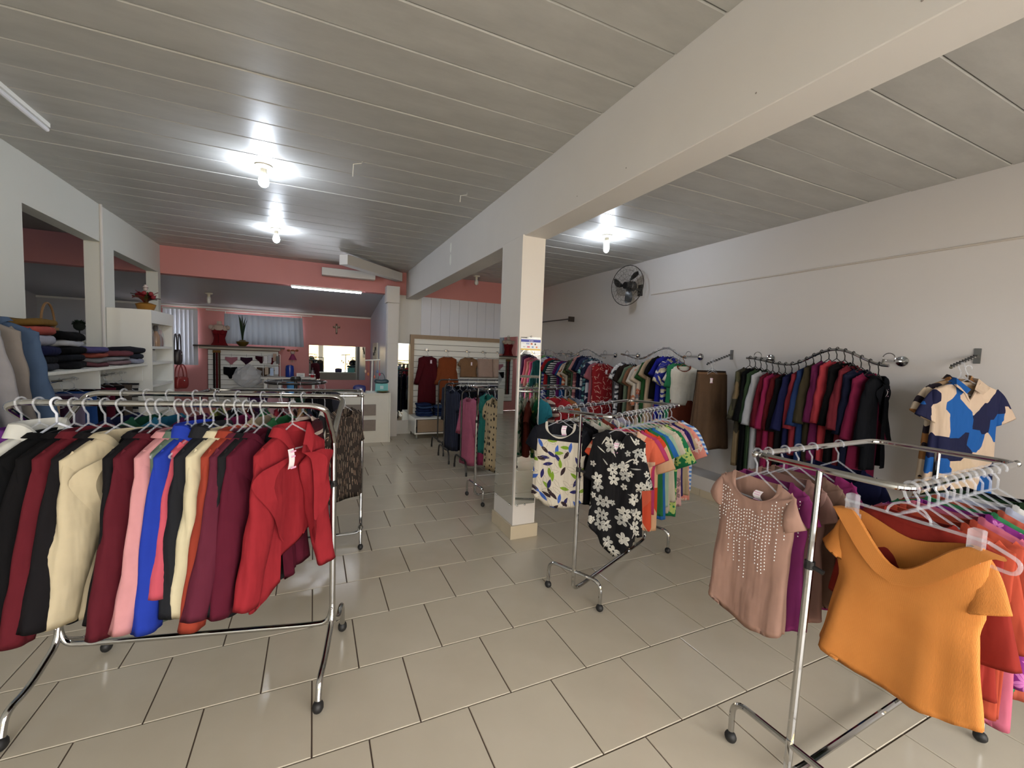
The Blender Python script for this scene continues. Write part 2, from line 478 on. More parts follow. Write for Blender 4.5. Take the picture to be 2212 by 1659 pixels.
PVC = mat('bluish_pvc_panel', (208, 212, 224), .35)
wb = struct('wall_back', G().box(1.36, XR, YB, YB+.15, 0, ZC), mat('white_back_wall', (214, 214, 212), .75))
for k in range(14):
    x = 1.98+k*.2
    if x+.2 < XR: G().box(x+.002, x+.198, YB-.012, YB-.001, 1.9, 2.79, .003).obj('panel', PVC, wb, False)
struct('pillar', G().box(1.29, 1.5, 8.53, YB, 0, 2.62).box(1.26, 1.5, 8.48, YB, 2.6, 2.91), WHITEP)
struct('pink_beam', G().box(-5, XR, YB-.01, YB+.2, 2.79, ZC+.02), PINK, label='pink painted beam across the back of the shop')
struct('ceiling_beam', G().box(1.67, 1.9, FRONT_Y, YB-.012, 2.72, ZC+.02, .004), WHITEP, label='long white concrete beam over the column')
g = G().box(1.652, 1.878, 3.432, 3.872, 0, 2.73, .004)
column = struct('column', g, WHITEP, label='square white column with mirrors on two faces')
for (x0, x1, y0, y1) in ((1.628, 1.902, 3.412, 3.432), (1.632, 1.652, 3.434, 3.645), (1.632, 1.652, 3.649, 3.872), (1.878, 1.9, 3.434, 3.872)):
    G().box(x0, x1, y0, y1, 0, .125, .002).obj('tile', SKIRT, column, False)

for z, h in ((3.09, .07), (2.93, .08)):
    G().ball((1.671, 5.7, z), .004, .045, h).obj('filler_patch', mat('filler', (236, 236, 230), .8), bpy.data.objects['ceiling_beam'])
for y, z in ((.74, 2.79), (1.28, 2.8), (2.1, 2.8), (2.62, 2.8)):
    G().ball((1.669, y, z), .002, .004, .004).obj('nail', mat('nail_head', (150, 142, 138), .6), bpy.data.objects['ceiling_beam'])
# boxed duct below the ceiling
dd = thing('boxed_duct', 'white boxed duct elbow under the ceiling before the pink beam', 'duct', (.43, 7.5, 3.03))
a = math.atan2(8.62-7.5, 1.5-.43); L = math.hypot(1.12, 1.07)
G().box(0, L, -.08, .08, 0, .16, .004).rot(a).obj('duct_run', WHITEP, dd, False)
G().box(-.3, .62, 1.02, 1.2, -.03, .1, .004).obj('duct_branch', WHITEP, dd, False)
dd['kind'] = 'structure'

# back room
g = G(); (wa, wb_, wz0, wz1), (ba, bb_, bz0, bz1) = REAR_WINDOWS
for x0, x1, hz0, hz1 in ((-3.2, ba, 0, 0), (ba, bb_, bz0, bz1), (bb_, wa, 0, 0), (wa, wb_, wz0, wz1), (wb_, 1.36, 0, 0)):
    if hz1: g.box(x0, x1, YBB, YBB+.1, 0, hz0); g.box(x0, x1, YBB, YBB+.1, hz1, 2.9)
    else: g.box(x0, x1, YBB, YBB+.1, 0, 2.9)
struct('wall_rear', g, PINK)
for i, (x0, x1, z0, z1) in enumerate(REAR_WINDOWS):
    wn = struct('window_%d' % (i+1), G().box(x0, x1, YBB+.05, YBB+.08, z0, z0+.04).box(x0, x1, YBB+.05, YBB+.08, z1-.04, z1).box(x0, x0+.04, YBB+.05, YBB+.08, z0, z1).box(x1-.04, x1, YBB+.05, YBB+.08, z0, z1).box((x0+x1)/2-.02, (x0+x1)/2+.02, YBB+.05, YBB+.08, z0, z1), WHITEL)
    for xa, xb in ((x0+.04, (x0+x1)/2-.02), ((x0+x1)/2+.02, x1-.04)): G().box(xa, xb, YBB+.062, YBB+.066, z0+.04, z1-.04).obj('pane', clear('window_glass', (220, 228, 230), .12, .05), wn, False)
struct('wall_rear_plain', G().box(-5, -3.2, YBB, YBB+.1, 0, 2.9), mat('grey_wall', (190, 190, 192), .7))
ws = struct('wall_side', G().box(1.36, 1.46, YB+.15, YBB, 0, 2.95), PVC)
for k in range(14):
    y = YB+.2+k*.2
    G().box(1.348, 1.36, y+.002, y+.198, 0, 2.8, .003).obj('panel', PVC, ws, False)
g = G(); g.add([(-5, YB+.15, 2.96), (1.4, YB+.15, 2.96), (1.4, YBB, 2.53), (-5, YBB, 2.53), (-5, YB+.15, 3.0), (1.4, YB+.15, 3.0), (1.4, YBB, 2.57), (-5, YBB, 2.57)],
      [(0, 3, 2, 1), (4, 5, 6, 7), (0, 1, 5, 4), (1, 2, 6, 5), (2, 3, 7, 6), (3, 0, 4, 7)])
struct('ceiling_sloped', g, mat('grey_pvc_ceiling', (176, 178, 184), .45))
struct('trim_3', G().box(-5, 1.35, YBB-.035, YBB-.001, 2.485, 2.525), WHITEL, label='white moulding along the top of the rear pink wall')
struct('wall_outer', G().box(-5.15, -5, FRONT_Y, YBB+.1, 0, ZC+.1), mat('grey_wall', (190, 190, 192), .7))

# shop front behind the camera
g = G()
xs = [-5.15]+[v for a, b, *_ in OPENINGS for v in (a, b)]+[XR+.15]
for i in range(0, len(xs), 2): g.box(xs[i], xs[i+1], FRONT_Y-.15, FRONT_Y, 0, ZC+.1)
for a, b, z0, z1 in OPENINGS: g.box(a, b, FRONT_Y-.15, FRONT_Y, 0, z0); g.box(a, b, FRONT_Y-.15, FRONT_Y, z1, ZC+.1)
struct('wall_front', g, WHITEP)
struct('pavement', G().box(-14, 14, -16, FRONT_Y-.15, -.15, -.05), mat('pale_pavement', (188, 184, 176), .9))
ob = struct('street_facade', G().box(-14, 14, -16.3, -16, -.1, 2.2), mat('orange_facade', (250, 214, 150), .8))
ob['label'] = 'orange building front across the street'
# ------------------------------------------------------------------ garments
def grid_faces(R, N, wrap):
    F = []
    for r in range(R-1):
        for k in range(N if wrap else N-1):
            k2 = (k+1) % N
            F.append((r*N+k, r*N+k2, (r+1)*N+k2, (r+1)*N+k))
    return F

def body_points(s, hi):
    N, Ry, Rb = (52, 8, 18) if hi else (26, 5, 8)
    rng = random.Random(s.get('seed', 1))
    sw, L = s.get('sw', .2), s['L']; nw = s.get('nw', .075); drop = s.get('drop', .06)
    hw = s.get('hw', sw*.98); cw = s.get('cw', sw*.93); b = s.get('bd', .03); hb = s.get('hb', b*1.3)
    slope = s.get('slope', .45); neck = s.get('neck', 'round'); zA = -.2
    opened = neck == 'jacket'; gap = s.get('gap', .16)
    if opened: th = np.linspace(-PI/2+gap, 3*PI/2-gap, N)
    else: th = np.linspace(-PI/2, 3*PI/2, N, endpoint=False)
    c, sn = np.cos(th), np.sin(th)
    if opened: c = np.where(np.abs(c) < 1e-6, 0, c)
    sp = lambda v, e: np.sign(v)*np.abs(v)**e
    fr = np.maximum(0, -sn)
    if neck in ('v', 'jacket'): zn = -drop*np.maximum(0, 1-np.abs(c)/.98)*(sn < 0)
    elif neck == 'boat': zn = -drop*np.clip(1-np.abs(c)**2*1.05, 0, 1)**.8*(.35+.65*(sn < 0))
    else: zn = -drop*fr**.62 - .012*np.maximum(0, sn)
    xn, yn = nw*c, min(.04, b*.95)*sn
    xb, yb = sw*sp(c, .72), b*sp(sn, .85)
    w = np.clip(np.abs(c), 0, 1)**1.6
    rows = []
    for i in range(Ry):
        t = i/Ry
        tx = np.minimum(1, t*(1+.95*w)); tx = tx*(2-tx) if i else tx
        x = xn+(xb-xn)*tx; y = yn+(yb-yn)*t
        zt = -slope*np.maximum(0, np.abs(x)-nw)
        td = np.clip((t-.5)/.5, 0, 1)
        zs = zt*(1-td)+zA*td+(zn*max(0, 1-2.5*t) if neck == 'round' else 0)
        zf = zn+(zA-zn)*t
        z = zf*(1-w)+zs*w
        rows.append(np.stack([x, y, z], 1))
    amp = s.get('fold', .012)
    ks = [(rng.choice((3, 4, 5)), rng.uniform(0, 6.3), 1.0), (rng.choice((6, 7, 8)), rng.uniform(0, 6.3), .55), (rng.choice((10, 12)), rng.uniform(0, 6.3), .25)]
    swx, swy = rng.uniform(-.012, .012), rng.uniform(-.012, .012)
    hemf = s.get('hem')
    for i in range(Rb+1):
        v = i/Rb
        a = sw*.97*(1-v)**3+cw*(1-(1-v)**3) if v < .3 else cw
        a = (sw+(cw-sw)*min(1, v/.15))
        a = a+(hw-a)*v**1.1
        if s.get('waist'): a -= s['waist']*math.exp(-((v-.38)/.16)**2)
        bb = b+(hb-b)*v
        x = a*sp(c, .72); y = bb*sp(sn, .85)
        z = np.full(N, zA-(L+zA)*v)
        if hemf == 'curve': z -= .035*v**3*(1-np.abs(c)**2*1.6)
        if hemf == 'dip': z -= (.14*v**3*np.maximum(0, -sn)*(1-np.abs(c)) - .04*v**3*np.abs(c))
        if hemf == 'slant': z -= .13*v**2*np.clip(-x/sw, -1, 1)
        f = sum(q*np.sin(k*th+p+v*.8) for k, p, q in ks)*amp*(.15+.85*v**1.1)
        wr = .004*math.sin(9*v+swx*300)*np.sin(2*th+swx*200)
        x = x+c*f*.5+swx*v; y = y+sn*f+wr+swy*v*v
        rows.append(np.stack([x, y, z], 1))
    return np.array(rows), N, opened

def sleeve_points(s, side, hi):
    n, m = (26, 22) if hi else (10, 7)
    rng = random.Random(s.get('seed', 1)*3+side)
    sw, nw, slope = s.get('sw', .2), s.get('nw', .075), s.get('slope', .45)
    kind = s['sleeve']; SL = s.get('sl', {'long': .58, 'short': .2, 'cap': .12, 'flutter': .17, 'mid': .34}[kind])
    r0 = s.get('sr', .078); r1 = s.get('cr', {'long': .052, 'mid': .07}.get(kind, .085))
    a0 = s.get('sang', {'long': 52, 'mid': 56}.get(kind, 60)); a1 = {'long': 10, 'mid': 12}.get(kind, 27); a0 += rng.uniform(-4, 4); a1 += rng.uniform(-3, 3)
    x0_ = max(sw-(.04 if kind in ('long', 'mid') else .022), nw+.012); tip = np.array([x0_, 0, -slope*(x0_-nw)+.002])
    P = tip.copy(); pts = []; rows = []
    bendk = {'long': 4.5, 'mid': 3.0}.get(kind, 1.9)
    elbow = rng.uniform(-.02, .02); ph = rng.uniform(0, 6)
    for i in range(m+1):
        v = i/m
        ang = math.radians(a1+(a0-a1)*max(0, 1-v*bendk)**2)
        d = np.array([math.sin(ang), 0, -math.cos(ang)])
        if i: P = P+d*SL/m
        q = np.array([math.cos(ang), 0, math.sin(ang)])   # across, outward
        rr = (r0+(r1-r0)*v)
        open_ = 1 if kind != 'long' else min(1, .6+v*3.4)
        dep = s.get('bd', .034)*(.35+.65*min(1, v*4))+.004*v if kind == 'long' else .005+.022*min(1, v*1.6)
        if kind == 'flutter': dep = .006+.03*v; rr = r0+(.095-r0)*v
        ring = []
        for k in range(n):
            th = 2*PI*k/n
            wob = 1+.05*math.sin(5*th+ph+3*v)+((.07*math.sin(3*th+ph+1.5*math.sin(5*v+ph))+.05*math.sin(17*v+th*2+ph)*math.exp(-((v-.45)/.22)**2)+.035*math.sin(23*v+3*th)) if kind == 'long' else .04*math.sin(3*th+ph*2+4*v))
            e = q*(math.cos(th)*rr*open_*wob) + np.array([0, 1, 0])*(math.sin(th)*dep*(.7+.3*open_)*wob)
            cen = P-q*rr*open_*.97+np.array([0, elbow*math.sin(PI*v), 0])
            pt = cen+e
            if kind not in ('long', 'mid'):      # the part inside the armhole stays within the body
                k_ = min(1, max(0, (pt[0]-(sw-.05))/.035)); pt[1] *= k_*k_*(3-2*k_)
            ring.append(pt)
        if i == 0: ring = [p+np.array([0, 0, .004]) for p in ring]
        rows.append(ring)
    last = np.array(rows[-1]); cen = last.mean(0)
    rows.append(list(cen+(last-cen)*.86+np.array([0, 0, .012])))
    R = np.array(rows)
    if side < 0: R[..., 0] *= -1
    V = R.reshape(-1, 3)
    F = grid_faces(m+2, n, True)
    F.append(tuple(range(n)))
    return V, F

def collar_geo(rows, N, s):
    """turned-back lapels and neck collar that follow the neck ring and the front edges"""
    V, F = [], []
    g = G()
    lw = s.get('lapel', .06); end = s.get('lapel_end', 14)
    for col, sg in ((0, 1), (N-1, -1)):
        nb = rows[:end, col, :]; inn = rows[:end, col+sg*1, :]
        m = len(nb); pts = []
        for i in range(m):
            v = i/(m-1)
            wd = lw*(math.sin(PI*(.18+.82*v))**.8)*(1+.25*math.sin(7*v+sg))
            dirx = 1 if nb[i, 0] >= 0 else -1
            base = nb[i]+np.array([-dirx*.004, -.008, 0])
            mid = nb[i]+np.array([dirx*wd*.5, -.026-.012*math.sin(5*v), -.004])
            out = nb[i]+np.array([dirx*wd, -.016-.01*math.sin(9*v+1), .012*math.sin(4*v)])
            pts += [base, mid, out]
        g.add(pts, [(i*3+k, i*3+k+1, i*3+4+k, i*3+3+k) for i in range(m-1) for k in (0, 1)])
    nk = rows[0]; pts = []
    ch = s.get('collar', random.Random(s.get('seed', 1)).uniform(.006, .028))
    idx = [k for k in range(N)]
    for k in idx:
        c = nk[k]; o = np.array([c[0], c[1], 0]); o = o/(np.linalg.norm(o)+1e-6)
        pts += [c+np.array([0, 0, -.005]), c+o*.006+np.array([0, 0, ch*.8]), c+o*.022+np.array([0, 0, ch*.75]), c+o*.042+np.array([0, 0, -.006])]
    m = len(idx)
    g.add(pts, [(i*4+k, i*4+k+1, i*4+5+k, i*4+4+k) for i in range(m-1) for k in (0, 1, 2)])
    return g

def band_geo(rows, N, wdt=.014, wrap=True, out=.004):
    a = rows[0]; b = rows[1]; g = G(); pts = []
    d = b-a; ln = np.linalg.norm(d, axis=1, keepdims=True)+1e-6; d = d/ln
    nrm = np.stack([a[:, 0]*.3, a[:, 1]*4, np.full(len(a), .03)], 1); nrm = nrm/(np.linalg.norm(nrm, axis=1, keepdims=True)+1e-6)
    A = a-d*.002-nrm*.002; B = a+nrm*.005+d*.002; C_ = a+d*wdt+nrm*out
    P = np.concatenate([A, B, C_])
    F = []
    for r in (0, 1):
        for k in range(N if wrap else N-1):
            F.append((r*N+k, r*N+(k+1) % N, (r+1)*N+(k+1) % N, (r+1)*N+k))
    return g.add(P, F)

BODYCACHE = {}
def as_mat(m): return m if isinstance(m, bpy.types.Material) else fabric(m)

def garment(desc, name, cat, s, loc, rz, label, group=None, hi=True):
    """a hanging garment; local x runs across the shoulders, -y is its front, z=0 at the hook on the rail"""
    t = thing(name, label, cat, loc, rz, group)
    mt = as_mat(s['col']); tz = s.get('neckz', -.105)
    rows, N, opened = body_points(s, hi)
    rows = rows+np.array([0, 0, tz])
    R = len(rows)
    if s.get('skirt'):
        rows = rows[s.get('cut', 8 if hi else 5):]; rows = rows-np.array([0, 0, rows[0, 0, 2]-s.get('top', -.13)]); R = len(rows)
    V = rows.reshape(-1, 3); F = grid_faces(R, N, not opened)
    # hem turned inwards gives the cloth an edge with thickness
    hem = rows[-1].copy(); cen = hem.mean(0); inn = cen+(hem-cen)*.9; inn[:, 2] = hem[:, 2]+.01
    V = np.concatenate([V, inn]); F += [((R-1)*N+k, (R-1)*N+(k+1) % N, R*N+(k+1) % N, R*N+k) for k in range(N if not opened else N-1)]
    raw('body' if not s.get('skirt') else 'skirt_panel', V, F, mt, t)
    if s.get('sleeve') and s['sleeve'] != 'none':
        sm = as_mat(s.get('scol', s['col']))
        for side in (-1, 1):
            SV, SF = sleeve_points(s, side, hi)
            raw('sleeve', SV+np.array([0, 0, tz]), SF, sm, t)
    if opened:
        collar_geo(rows, N, s).obj('lapel', as_mat(s.get('lcol', s['col'])), t)
    elif not s.get('skirt'):
        band_geo(rows, N, s.get('band', .014), True, s.get('bandout', .004)).obj('neckband', as_mat(s.get('bcol', s['col'])), t)
    if s.get('shirtcol'):
        g = G(); nk = rows[0]
        for sg in (-1, 1):
            x = sg
            g.add([(x*.07, .0, tz+.03), (x*.012, -.055, tz-.05), (x*.05, -.075, tz-.085), (x*.105, -.06, tz-.035), (x*.1, .0, tz-.005), (x*.06, .045, tz+.035), (x*.09, .05, tz-.005)],
                  [(0, 1, 2, 3), (0, 3, 4), (0, 4, 6, 5)])
        g.obj('collar', as_mat(s.get('bcol', s['col'])), t)
    if s.get('tag'):
        x, z = s['tag'] if isinstance(s['tag'], tuple) else (.04, -.13)
        z += tz
        fr = V[V[:, 1] < .01]; k = np.argmin((fr[:, 0]-x)**2+(fr[:, 2]-z)**2); y = s.get('tagy', fr[k, 1])-.014
        h, wd = s.get('tagh', .07), .0175
        g = G(); pts = []
        for i in range(7):
            v = i/6; bend = .012*math.sin(PI*v)
            pts += [(x-wd-bend*.4, y-bend, z-h*v), (x+wd-bend*.4, y-bend+.004, z-h*v)]
        g.add(pts, [(2*i, 2*i+1, 2*i+3, 2*i+2) for i in range(6)])
        tg = g.obj('price_tag', TAGW, t); tg['label'] = 'white and pink price tag'
        for (a, b2, c0, c1) in ((.06, .14, -.9, .9), (.88, .97, -.9, .9), (.32, .4, -.7, .7)):
            G().add([(x+wd*c0, y-.0145, z-h*a), (x+wd*c1, y-.0125, z-h*a), (x+wd*c1, y-.0125, z-h*b2), (x+wd*c0, y-.0145, z-h*b2)], [(0, 1, 2, 3)]).obj('print_band', TAGP, tg)
    t['_front'] = 1; del t['_front']
    return t, V

# hangers -----------------------------------------------------------
def hanger_mesh(r, hookr=.021, flat=False, wood=False):
    g = G()
    hook = [(hookr*math.cos(a)*1.0, 0, hookr*math.sin(a)) for a in np.linspace(-.5, PI*1.05, 9)]
    hook = [(p[0], 0, p[2]) for p in hook]+[(-.012, 0, -.028), (0, 0, -.045), (0, 0, -.085)]
    g.tube(hook, r, 6)
    bar = rounded([(0, 0, -.083), (.185, 0, -.19), (.16, 0, -.2), (-.16, 0, -.2), (-.185, 0, -.19), (0, 0, -.083)], .02, 3)
    g.tube(bar, r, 6)
    return g
HM = {}
def hanger(kind, label, loc, rz, group):
    if kind not in HM:
        col = {'clear': CLEARP, 'black': RUBBER, 'brown': mat('brown_hanger_plastic', (120, 78, 40), .4), 'white': mat('white_hanger_plastic', (226, 232, 245), .35), 'chromeh': CHROME}[kind]
        g = hanger_mesh(.0042 if kind != 'white' else .005)
        me = bpy.data.meshes.new('hanger_'+kind); me.from_pydata([tuple(v) for v in g.V], [], g.F); me.materials.append(col)
        me.polygons.foreach_set('use_smooth', [True]*len(me.polygons)); HM[kind] = me
    o = link('clothes_hanger', HM[kind]); o.location = loc; o.rotation_euler = (0, 0, rz)
    return setp(o, label, 'hanger', group)

ORD = ['first', 'second', 'third', 'fourth', 'fifth', 'sixth', 'seventh', 'eighth', 'ninth', 'tenth', 'eleventh', 'twelfth', 'thirteenth', 'fourteenth', 'fifteenth',
       'sixteenth', 'seventeenth', 'eighteenth', 'nineteenth', 'twentieth', 'twenty-first', 'twenty-second']
def uniq(a, b):
    return b if USED.get(a) else a
def art(d): return ('an ' if d[0] in 'aeiou' else 'a ')+d

def hang(rack, end, items, place, hangers='clear', hi=True):
    """items: (desc, name, category, spec[, rail position, yaw jitter]); place(i, u) -> (x, y, z, rz)"""
    n = len(items); out = []
    for i, it in enumerate(items):
        desc, name, cat, s = it[:4]; s = dict(s); s.setdefault('seed', hash_(desc+rack)+i)
        x, y, z, rz = place(i, it)
        prev = items[i-1][0] if i else None; nxt = items[i+1][0] if i < n-1 else None
        if i == 0: lab = f'{desc} hanging at the {end} end of the {rack}'
        elif nxt: lab = f'{desc} between the {prev} and the {nxt} on the {rack}'
        else: lab = f'{desc} behind the {prev}, last one on the {rack}'
        lab2 = f'{desc}, {ORD[i]} from the {end} end of the {rack}'
        if len(lab2.split()) > 16: lab2 = f'{desc}, {ORD[i]} on the {rack}'
        if len(lab.split()) > 15: lab = lab2
        o, V = garment(desc, name, cat, s, (x, y, z), rz, uniq(lab, lab2), 'clothes on the '+rack, hi)
        hk = s.get('hanger', hangers)
        if hk:
            hanger(hk, uniq(f'{hk.replace("chromeh", "wire")} hanger inside the {desc} on the {rack}', f'{hk.replace("chromeh", "wire")} hanger {ORD[i]} from the {end} end of the {rack}'), (x, y, z), rz, 'hangers on the '+rack)
        out.append((o, V))
    return out
def hash_(t):
    h = 7
    for ch in t: h = (h*31+ord(ch)) % 9973
    return h

# ------------------------------------------------------------------ racks
def caster(parent, x, y, ztop=.06, r=.026):
    g = G().ball((x, y, r), r*.85, r, r, 12).tube([(x, y, r*1.2), (x, y, ztop)], .008, 8)
    return g.obj('caster', RUBBER, parent)

def loop_rack(label, x0, y0, x1, y1, w=.5, z=1.3, m=CHROME, knob=True, lean=0):
    L = math.hypot(x1-x0, y1-y0); a = math.atan2(y1-y0, x1-x0)
    t = thing('clothes_rack', label, 'clothes rack', (x0, y0, 0), a, 'chrome clothes racks')
    h = w/2; R = .0125
    loop = rounded([(lean, -h, z), (L, -h, z), (L, h, z), (lean, h, z)], .07, 6, True)
    G().tube(loop, R, 10, True).obj('top_rail', m, t)
    for cx, cy in ((lean, h), (L, -h)):
        G().ball((cx, cy*.98, z), .015).obj('end_cap', m, t)
    for k, x in enumerate((0, L)):
        ln = lean if k == 0 else 0
        lx = lambda zz: x+ln*(zz-.1)/(z-.1)
        po = G().tube([(lx(.9), 0, .9), (lx(z), 0, z-.005)], .0115, 10).tube([(x, 0, .1), (lx(.92), 0, .92)], .0145, 10).obj('post', m, t)
        if knob:
            G().tube([(lx(.9), 0, .9), (lx(.93), 0, .93)], .018, 10).tube([(lx(.91), -.01, .912), (lx(.91), -.05, .905)], .009, 8).obj('knob', RUBBER, po)
        sx = -1 if k == 0 else 1
        foot = rounded([(x, -h+.02, .055), (x, -h+.02, .2), (x, h-.02, .2), (x, h-.02, .055)], .1, 7)
        G().tube(foot, .0125, 10).obj('foot', m, t)
        for yy in (-h+.02, h-.02): caster(t, x, yy)
    d = .0
    bar = rounded([(0, .0, .22), (-.0, .0, .07), (.12, 0, .06), (L-.12, 0, .06), (L, 0, .07), (L, 0, .22)], .07, 6)
    G().tube(bar, .0135, 10).obj('bottom_bar', m, t)
    def place(u, side, jit=0, face=-1):
        px_, py_ = u, side*h
        X = x0+px_*math.cos(a)-py_*math.sin(a); Y = y0+px_*math.sin(a)+py_*math.cos(a)
        return X, Y, z, a-PI/2+jit
    return t, L, place

def u_rack(label, x, y, rz, L, z, spread, m, name='clothes_rack'):
    """single-rail rack: local x along the rail"""
    t = thing(name, label, 'clothes rack', (x, y, 0), rz)
    G().tube(rounded([(0, 0, .22), (0, 0, z), (L, 0, z), (L, 0, .22)], .07, 6), .0125, 8).obj('top_rail', m, t)
    G().tube(rounded([(0, 0, .4), (0, 0, .15), (L, 0, .15), (L, 0, .4)], .07, 6), .011, 8).obj('bottom_bar', m, t)
    for xx in (0, L):
        G().tube(rounded([(xx, -spread, .03), (xx, -spread+.03, .2), (xx, spread-.03, .2), (xx, spread, .03)], .1, 6), .0125, 8).obj('foot', m, t)
        for yy in (-spread, spread): G().tube([(xx, yy, 0), (xx, yy, .05)], .015, 8).obj('foot_cap', RUBBER, t)
    return t
# ------------------------------------------------------------------ left foreground double rack with jackets
A1 = (.0955, 2.3285); E1 = math.atan2(.23310767, -.97245093)
rk = thing('clothes_rack', 'chrome double-rail clothes rack full of long-sleeved jackets', 'clothes rack', (*A1, 0), E1, 'chrome clothes racks')
LR, ZR = 1.20, 1.41
for sg in (1, -1):
    d = .21*sg
    path = rounded([(0, 0, 1.2), (.0, d*.25, 1.27), (-.005, d, 1.395), (.05, d, ZR), (LR-.05, d, ZR), (LR+.005, d, 1.395), (LR, d*.25, 1.27), (LR, 0, 1.2)], .055, 6)
    G().tube(path, .0135, 12).obj('hanging_rail', CHROME, rk)
for x in (0, LR):
    po = G().tube([(x, 0, .26), (x, 0, 1.0)], .0155, 12).tube([(x, 0, .98), (x, 0, 1.25)], .0135, 12).obj('post', CHROME, rk)
    G().tube([(x, 0, .97), (x, 0, 1.0)], .0185, 12).tube([(x, .012, .985), (x, .045, .98)], .009, 8).obj('knob', RUBBER, po)
    for sg in (1, -1):
        p = rounded([(x, 0, .36), (x, .01*sg, .26), (x, .16*sg, .16), (x, .27*sg, .2 if sg < 0 else .14), (x, .29*sg, .05)], .07, 6)
        G().tube(p, .0145, 12).obj('foot', CHROME, rk)
        caster(rk, x, .295*sg, .06, .03)
    G().ball((x, .016, .33), .006).ball((x, .016, .29), .006).obj('bolt', CHROME, rk)
G().tube(rounded([(0, 0, .33), (.02, 0, .245), (.12, 0, .24), (LR-.12, 0, .24), (LR-.02, 0, .245), (LR, 0, .33)], .08, 6), .0135, 12).obj('bottom_bar', CHROME, rk)

def r1(off):
    def f(i, it):
        s, j = it[4], (it[5] if len(it) > 5 else -.27)
        c, d = math.cos(E1), math.sin(E1)
        return A1[0]+s*c-off*d, A1[1]+s*d+off*c, ZR, E1-PI/2+j
    return f
J = dict(L=.71, sw=.2, sleeve='long', sl=.655, neck='jacket', drop=.1, bd=.034, fold=.014, lapel=.05, hw=.19, slope=.58, neckz=-.12)
def jk(col, **k): return dict(J, col=col, **k)
items = [
 ('red jacket', 'jacket', 'jacket', jk((176, 34, 48), L=.6, lapel=.13, lapel_end=20, gap=.3, drop=.16, hem='slant', tag=(-.085, -.055), tagy=-.062, tagh=.085, hw=.2, fold=.02, collar=.045), .135, -.5),
 ('dark burgundy jacket', 'jacket', 'jacket', jk((104, 24, 50), sl=.67), .255, -.36),
 ('slim black jacket', 'jacket', 'jacket', jk((36, 36, 40), L=.74), .295, -.3),
 ('wine purple jacket', 'jacket', 'jacket', jk((112, 38, 62)), .325, -.3),
 ('rust orange jacket', 'jacket', 'jacket', jk((178, 64, 40), L=.73, sl=.7), .36),
 ('cream jacket', 'jacket', 'jacket', jk((236, 224, 184), lapel=.08), .40, -.36),
 ('black hooded jacket', 'jacket', 'jacket', jk((40, 42, 48), L=.7, tag=(.08, -.06), collar=.05), .455),
 ('coral pink top', 'blouse', 'blouse', jk((226, 88, 110), L=.66, sw=.165, neck='round', drop=.05, sl=.6), .49),
 ('royal blue jacket', 'jacket', 'jacket', jk((32, 66, 196), L=.73, sl=.70, collar=.055), .525),
 ('grey green jacket', 'jacket', 'jacket', jk((108, 132, 116), L=.76, sw=.175), .555),
 ('light pink jacket', 'jacket', 'jacket', jk((236, 160, 166), sl=.69), .59),
 ('burgundy jacket', 'jacket', 'jacket', jk((106, 28, 44), L=.73, sl=.7), .66),
 ('black blazer', 'jacket', 'jacket', jk((28, 27, 31)), .695),
 ('cream coat', 'coat', 'coat', jk((226, 210, 172), L=.72, sw=.21, lapel=.11, lapel_end=18, gap=.22, sr=.088, cr=.066, tag=(.02, -.05), tagy=-.05), .80, -.46),
 ('black wool jacket', 'jacket', 'jacket', jk((30, 28, 32), L=.72), .86),
 ('maroon jacket', 'jacket', 'jacket', jk((112, 28, 42), sl=.70), .92),
 ('black fleece jacket', 'jacket', 'jacket', jk((22, 21, 24), L=.72), .97),
 ('long black coat', 'coat', 'coat', jk((18, 19, 22), L=.76, sr=.088, cr=.066, hanger='white'), 1.03),
 ('white jacket', 'jacket', 'jacket', jk((232, 234, 228), collar=.06, lapel=.09, tag=(.02, -.05)), 1.09),
 ('purple jacket', 'jacket', 'jacket', jk((120, 48, 150)), 1.15)]
hang('jacket rack', 'right', items, r1(.21))
B_ = dict(L=.62, sw=.2, sleeve='long', sl=.5, neck='round', bd=.035, neckz=-.11)
items = [
 ('patterned maroon blouse', 'blouse', 'blouse', dict(B_, col=print_mat('wave', (70, 22, 34), ((220, 200, 190), (80, 26, 40)), 12)), .2),
 ('green blouse', 'blouse', 'blouse', dict(B_, col=(40, 122, 70)), .3),
 ('beige blouse', 'blouse', 'blouse', dict(B_, col=(206, 184, 150)), .4),
 ('magenta blouse', 'blouse', 'blouse', dict(B_, col=(150, 38, 96)), .52),
 ('black knit blouse', 'blouse', 'blouse', dict(B_, col=(28, 28, 32)), .62),
 ('plum blouse', 'blouse', 'blouse', dict(B_, col=(92, 28, 78)), .72),
 ('teal blouse', 'blouse', 'blouse', dict(B_, col=(20, 112, 150)), .84),
 ('dark green blouse', 'blouse', 'blouse', dict(B_, col=(22, 86, 62)), .94),
 ('navy blouse', 'blouse', 'blouse', dict(B_, col=(30, 36, 74)), 1.04)]
hang("jacket rack's rear rail", 'right', items, r1(-.21), hi=False)

